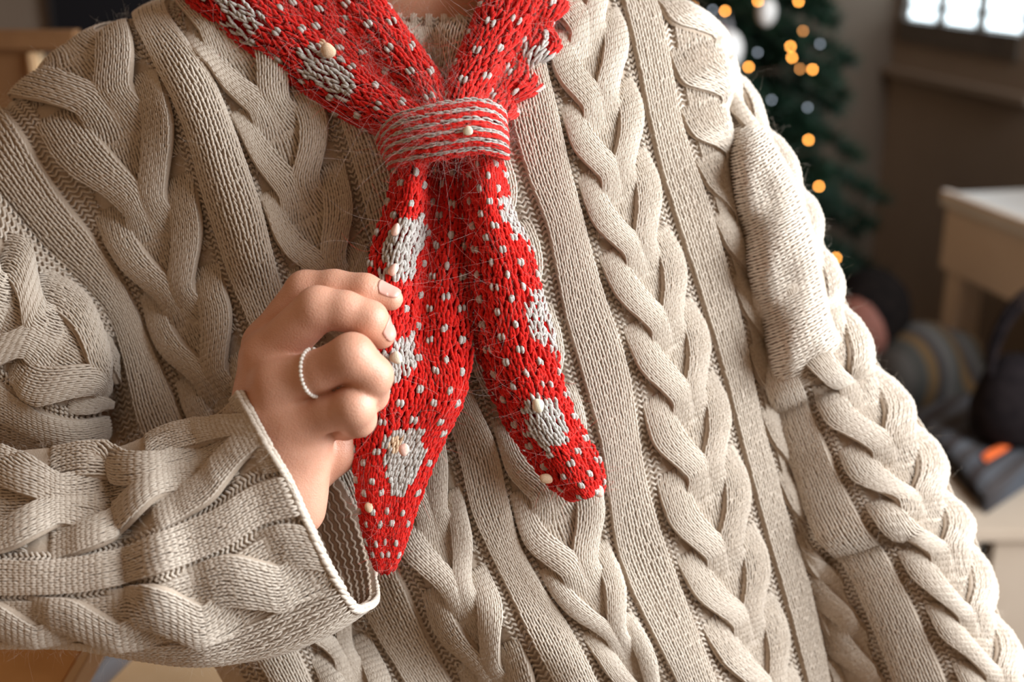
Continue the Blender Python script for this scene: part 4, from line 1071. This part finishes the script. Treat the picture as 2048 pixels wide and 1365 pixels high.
# string of warm lights wound on the tree
M['bulb'] = emis('warm_bulb', (1.0, 0.38, 0.07), 22); M['bulb_dim'] = emis('warm_bulb_far', (1.0, 0.42, 0.12), 6); M['bulb_cool'] = emis('cool_bulb', (0.62, 0.72, 0.85), 2.2)
lights = empty('light_string', (TX, TY, 0.3), 'string of tiny glowing amber bulbs wound round the dark fir tree', 'lights')
LB = [(1387,13,1),(1450,22,0),(1516,2,0),(1597,3,0),(1606,62,1),(1581,93,0),(1584,115,0),(1600,138,1),(1625,139,0),(1497,134,0),(1529,268,0),(1617,280,0),(1638,373,0),(1672,516,0),(1612,405,1),(1543,200,2),(1615,215,2),(1425,20,2),(1640,88,2),(1515,105,2),(1470,330,0),(1400,180,0),(1340,60,0),(1440,-60,0),(1520,-110,0),(1580,-70,0),(1490,-170,0),(1420,420,0),(1560,600,0)]
bm_ = [uv_ball(0.0030, 10, 8) for _ in range(3)]
for me, k in zip(bm_, ('bulb', 'bulb_dim', 'bulb_cool')): me.materials.append(M[k])
pts = []
for x, y, c in LB:
    d = ray(x, y)
    # nearest point of the cone of foliage along this ray
    best = None
    for t_ in np.linspace(2.1, 3.2, 400):
        p = CAM + d * t_; r_ = math.hypot(p[0] - TX, p[1] - TY)
        if r_ < tree_r(min(max(p[2] + 0.08, 0.1), TH)) * 1.10: best = p; break
    if best is None: best = CAM + d * 2.72
    best = best - d * 0.03
    o = bpy.data.objects.new('bulb', bm_[c]); C.objects.link(o); o.parent = lights; o.location = Vector(best) - lights.location; pts.append(best)
hz = np.linspace(0, 1, 400); zc = 0.35 + 1.3 * hz; rc_ = np.array([tree_r(z) for z in zc]) * 0.93; an = hz * 46
mb = MB(); cen = np.stack([TX + rc_ * np.cos(an), TY + rc_ * np.sin(an), zc - 0.05], -1)[None]
tubes(mb, cen, np.full((1, 400), .0012), np.tile(ZU, (1, 400, 1)), 4); mb.build('wire', [M['bark']], lights)
# ornaments
def ornament(x, y, D, r, m, label, squash=1.15):
    c = unproject(np.array(float(x)), np.array(float(y)), np.array(D)); e = empty('ornament', Vector(c), label, 'ornament')
    mb = MB(); n = 16; a_ = np.linspace(0, 2 * np.pi, n + 1); th_ = np.linspace(0, np.pi, 12)
    V = np.stack([c[0] + r * np.outer(np.sin(th_), np.cos(a_)), c[1] + r * np.outer(np.sin(th_), np.sin(a_)), c[2] + r * squash * np.outer(np.cos(th_), np.ones(n + 1))], -1)
    mb.add(V, grid_quads(12, n + 1)); mb.build('bauble', [m], e)
    mb = MB(); hh = np.linspace(0, 1, 6); cen = np.stack([c[0] + 0 * hh, c[1] + 0 * hh, c[2] + r * squash + .03 * hh], -1)[None]
    tubes(mb, cen, np.array([[.006, .006, .005, .002, .001, .001]]), np.tile(np.array([0, 1., 0]), (1, 6, 1)), 8); mb.build('cap', [M['grey']], e)
    return e
M['orn_w'] = mat('white_ornament', (0.78, 0.78, 0.76), (0.70, 0.70, 0.70), 40, 0.5); M['orn_p'] = mat('pink_ornament', (0.5, 0.16, 0.20), None, 40, 0.4)
ornament(1455, 100, 2.30, 0.030, M['orn_w'], 'larger white felt ornament hanging on the tree beside the sweater shoulder', 1.3)
ornament(1437, 72, 2.33, 0.016, M['orn_p'], 'small pink ornament hanging above the larger white one')
ornament(1533, 24, 2.42, 0.020, M['orn_w'], 'small white ornament hanging high among the amber bulbs', 1.4)
# ---- child crouching by the tree ---------------------------------------
kid = empty('person', Vector(on_z(1800, 1000, 0.0)), 'dark-haired child in a grey and ochre striped top crouching by the tree', 'person')
hc = mmc(1728, 640, 2330.); 
lo3 = hc + np.array([-260., -170., -200.]); hi3 = hc + np.array([330., 520., 260.]); st3 = 11.0
ax = [np.arange(lo3[i], hi3[i], st3) for i in range(3)]; G3 = np.stack(np.meshgrid(*ax, indexing='ij'), -1)
nkp = mmc(1775, 690, 2350.); ch = mmc(1835, 735, 2330.); pv = mmc(1860, 905, 2420.)
Fk = ell(G3, hc, (62, 78, 70)); Fk = smin(Fk, ell(G3, hc + np.array([-48, 30, -40.]), (24, 20, 24)), 18)
Fk = smin(Fk, cone(G3, hc + np.array([20., 40, 10]), nkp, 30, 30), 15)
kv, kq = surface_nets(Fk, lo3, st3); kv = lap(kv, kq, 2)
Fl = None
for sx in (-70, 70):
    hp = pv + np.array([sx, 0, -20.]); kn = pv + np.array([sx * 1.2 - 60, -40, -150.]); ft = pv + np.array([sx * 1.2 - 40, 150, -120.])
    e = smin(cone(G3, hp, kn, 62, 48), cone(G3, kn, ft, 45, 32), 20); Fl = e if Fl is None else smin(Fl, e, 15)
Fs = smin(cone(G3, nkp + np.array([15., 25, 15]), ch, 55, 85), cone(G3, ch, pv, 88, 85), 30)
for sx in (-1, 1):
    sh = ch + np.array([sx * 85., -35, 20 - 30 * sx]); el_ = sh + np.array([-20 + sx * 20., 110, -60.]); hn = el_ + np.array([-90., 40, -50.])
    Fs = smin(Fs, smin(cone(G3, sh, el_, 38, 30), cone(G3, el_, hn, 29, 22), 10), 20)
mb = MB(); mb.add(cam2world(kv), kq)
lv_, lq = surface_nets(smin(Fs + 6, Fl + 6, 10), lo3, st3); mb.add(cam2world(lap(lv_, lq, 2)), lq)
kb = mb.build('body', [mat('child_skin', (0.20, 0.075, 0.055), (0.24, 0.09, 0.065), 20, 0.8)], kid)
sv_, sq_ = surface_nets(Fs, lo3, st3); mb = MB(); mb.add(cam2world(lap(sv_, sq_, 2)), sq_); mb.build('striped_top', [M['shirt']], kid)
sv_, sq_ = surface_nets(Fl, lo3, st3); mb = MB(); mb.add(cam2world(lap(sv_, sq_, 2)), sq_); mb.build('trousers', [M['dark']], kid)
Fhr = np.maximum(ell(G3, hc + np.array([16., -16, 12]), (78, 88, 82)), -ell(G3, hc + np.array([-70., 35, -50]), (70, 80, 75)))
sv_, sq_ = surface_nets(Fhr, lo3, st3); mb = MB(); mb.add(cam2world(lap(sv_, sq_, 2)), sq_); mb.build('hair', [mat('black_hair', (0.006, 0.005, 0.005), (0.012, 0.009, 0.008), 60, 0.95, spec=0.05)], kid)

# ---- left background ----------------------------------------------------
bp = corner - H2 * 4.2
tvp = on_plane(104, 96, corner - H1 * 0.05, H1); tvq = on_plane(420, 96, corner - H1 * 0.05, H1)
tv = empty('wall_screen', Vector(tvp), 'black flat screen on the pale wall behind the sweater shoulder', 'screen')
tw = np.linalg.norm((tvq - tvp)[:2])
o_ = np.array([tvp[0], tvp[1], tvp[2]])
box('screen_body', o_ - H1 * 0.0, (H2, H1, ZU), (tw, 0.035, 0.62), M['dark'], tv, 0.004)
box('screen_panel', o_ + H2 * 0.012 + ZU * 0.012 - H1 * 0.002, (H2, H1, ZU), (tw - .024, 0.003, .596), M['screen'], tv)
# wooden chair back behind the shoulder
ch0 = unproject(np.array(-140.), np.array(205.), np.array(1.25)); ch0[2] = 0
cz = unproject(np.array(50.), np.array(62.), np.array(1.25))[2]
ex = unproject(np.array(150.), np.array(62.), np.array(1.25))[0]
chair = empty('wooden_chair', Vector((ch0[0], ch0[1], 0)), 'honey oak panel-back chair standing behind the sweater shoulder', 'chair')
cy = unproject(np.array(50.), np.array(62.), np.array(1.25))[1]; cw = ex - ch0[0]
box('top_rail', np.array([ch0[0], cy, cz - 0.022]), (Bx, By, ZU), (cw, 0.03, 0.022), M['oak_dark'], chair, 0.004)
x62 = unproject(np.array(58.), np.array(140.), np.array(1.27))[0]; x78 = unproject(np.array(80.), np.array(140.), np.array(1.27))[0]
box('back_panel', np.array([ch0[0] + .03, cy + 0.008, 0.55]), (Bx, By, ZU), (x62 - ch0[0] - .03, 0.014, cz - 0.02 - 0.55), M['oak_dark'], chair)
box('back_post', np.array([x62, cy + 0.002, 0.44]), (Bx, By, ZU), (x78 - x62, 0.024, cz - 0.02 - 0.44), M['oak_edge'], chair, 0.003)
box('back_post', np.array([ch0[0], cy + 0.002, 0.44]), (Bx, By, ZU), (.03, 0.024, cz - 0.02 - 0.44), M['oak_edge'], chair, 0.003)
box('seat', np.array([ch0[0], cy - 0.38, 0.42]), (Bx, By, ZU), (cw, 0.40, 0.025), M['oak_dark'], chair, 0.004)
for a_ in (0.0, cw - .035):
    for b_ in (-0.36, 0.0): box('leg', np.array([ch0[0] + a_, cy + b_ - .01, 0]), (Bx, By, ZU), (.035, .035, .42), M['oak_dark'], chair, 0.003)

# ---- table under the forearm -------------------------------------------
zt = 0.74
e1_ = on_z(188, 1296, zt); e2_ = on_z(143, 1365, zt)
table = empty('wooden_table', Vector((e1_[0] - .3, e1_[1] - .1, 0)), 'honey oak table corner under the raised forearm', 'table')
ty0, ty1 = e2_[1] - 0.30, e1_[1] + 0.10
box('table_top', np.array([e1_[0] - 0.75, ty0, zt - 0.02]), (Bx, By, ZU), (0.742, ty1 - ty0, 0.02), M['oak'], table, 0.001)
box('edge_strip', np.array([e1_[0] - 0.008, ty0, zt - 0.021]), (Bx, By, ZU), (0.008, ty1 - ty0, 0.0212), M['oak_edge'], table, 0.001)
for a_ in (-0.72, -0.10):
    for b_ in (ty0 + .03, ty1 - .07): box('leg', np.array([e1_[0] + a_, b_, 0]), (Bx, By, ZU), (.04, .04, zt - .02), M['oak'], table, 0.003)
st0 = on_z(222, 1312, 0.60)
stool = empty('wooden_stool', Vector((st0[0], st0[1], 0)), 'pale oak stool beside the table corner, below the sweater hem', 'stool')
box('seat', np.array([st0[0], st0[1] - .30, 0.57]), (Bx, By, ZU), (.16, .30, .03), M['oak_edge'], stool, 0.004)
for a_ in (0.005, .12):
    for b_ in (-.29, -.05): box('leg', np.array([st0[0] + a_, st0[1] + b_, 0]), (Bx, By, ZU), (.03, .03, .57), M['oak_edge'], stool, 0.003)
pa = on_z(228, 1306, 0.66); pb = on_z(160, 1372, 0.66); dirv = (pa - pb) / np.linalg.norm(pa - pb)
mb = MB(); cen = np.linspace(pb - dirv * .12, pa + dirv * .10, 8)[None]; tubes(mb, cen, np.full((1, 8, 2), (.016)), np.tile(ZU, (1, 8, 1)), 12); tag(mb.build('brace', [M['grey']], table), 'grey metal brace')

# ================================================================== FUZZ
def fuzz(name, P, R, m, parent):
    N_, K_ = P.shape[:2]
    cu = bpy.data.hair_curves.new(name); cu.add_curves([K_] * N_)
    cu.position_data.foreach_set('vector', P.astype(np.float32).ravel())
    at = cu.attributes.get('radius') or cu.attributes.new('radius', 'FLOAT', 'POINT')
    rad = (R[:, None] * np.linspace(1, 0.35, K_)[None]).astype(np.float32); at.data.foreach_set('value', rad.ravel())
    cu.materials.append(m)
    o = bpy.data.objects.new(name, cu); C.objects.link(o); o.parent = parent; o.matrix_parent_inverse = Matrix.Translation(-wt(parent))
    return tag(o, kind='stuff')
def fibres(p, n, ln, curl, K_=5, tang=1.0):
    N_ = len(p); d = n + tang * rng.normal(0, 1, (N_, 3)); d /= np.linalg.norm(d, axis=1, keepdims=True)
    c = rng.normal(0, 1, (N_, 3)) * curl; t_ = np.linspace(0, 1, K_)[None, :, None]
    c2 = rng.normal(0, 1, (N_, 3)) * curl
    L = ln[:, None, None]
    return p[:, None] + L * (d[:, None] * t_ + c[:, None] * t_**2 + c2[:, None] * np.sin(t_ * 4) * 0.25 * t_)
for sh, part, cnt, hmx in ((ts, front, 16000, 5.0), (us, left_sleeve, 2600, 6.0), (fs, fore, 4200, 5.0), (rs, right_sleeve, 6500, 6.0)):
    U = rng.uniform(sh.u0, sh.u1, cnt * 2); V = rng.uniform(sh.v0, sh.v1, cnt * 2)
    k = inframe(sh.px(U, V), 40); U = U[k][:cnt]; V = V[k][:cnt]
    p, n_ = sh.ev(U, V, rng.uniform(0.5, hmx, len(U)))
    fuzz('wool_fuzz', fibres(p, n_, rng.gamma(4, 0.0011, len(U)), 0.5), rng.uniform(.000014, .000032, len(U)), M['wool_fuzz'], part)
P_ = np.concatenate([f[0] for f in FUZZ]); N2 = np.concatenate([f[1] for f in FUZZ]); c_ = np.concatenate([f[2] for f in FUZZ])
keep = rng.random(len(P_)) < 0.75; P_, N2, c_ = P_[keep], N2[keep], c_[keep]
sel = rng.random(len(P_)) < 0.72
fuzz('mohair_fuzz', fibres(P_[~sel], N2[~sel], rng.gamma(3, 0.0032, (~sel).sum()), 1.1, 8, 1.2), rng.uniform(.00002, .000042, (~sel).sum()), M['mohair'], scarf)
rd = sel & (c_ == 0)
fuzz('red_fuzz', fibres(P_[rd], N2[rd], rng.gamma(4, 0.0013, rd.sum()), 0.6, 5, 1.0), rng.uniform(.00003, .00006, rd.sum()), M['red_fuzz'], scarf)
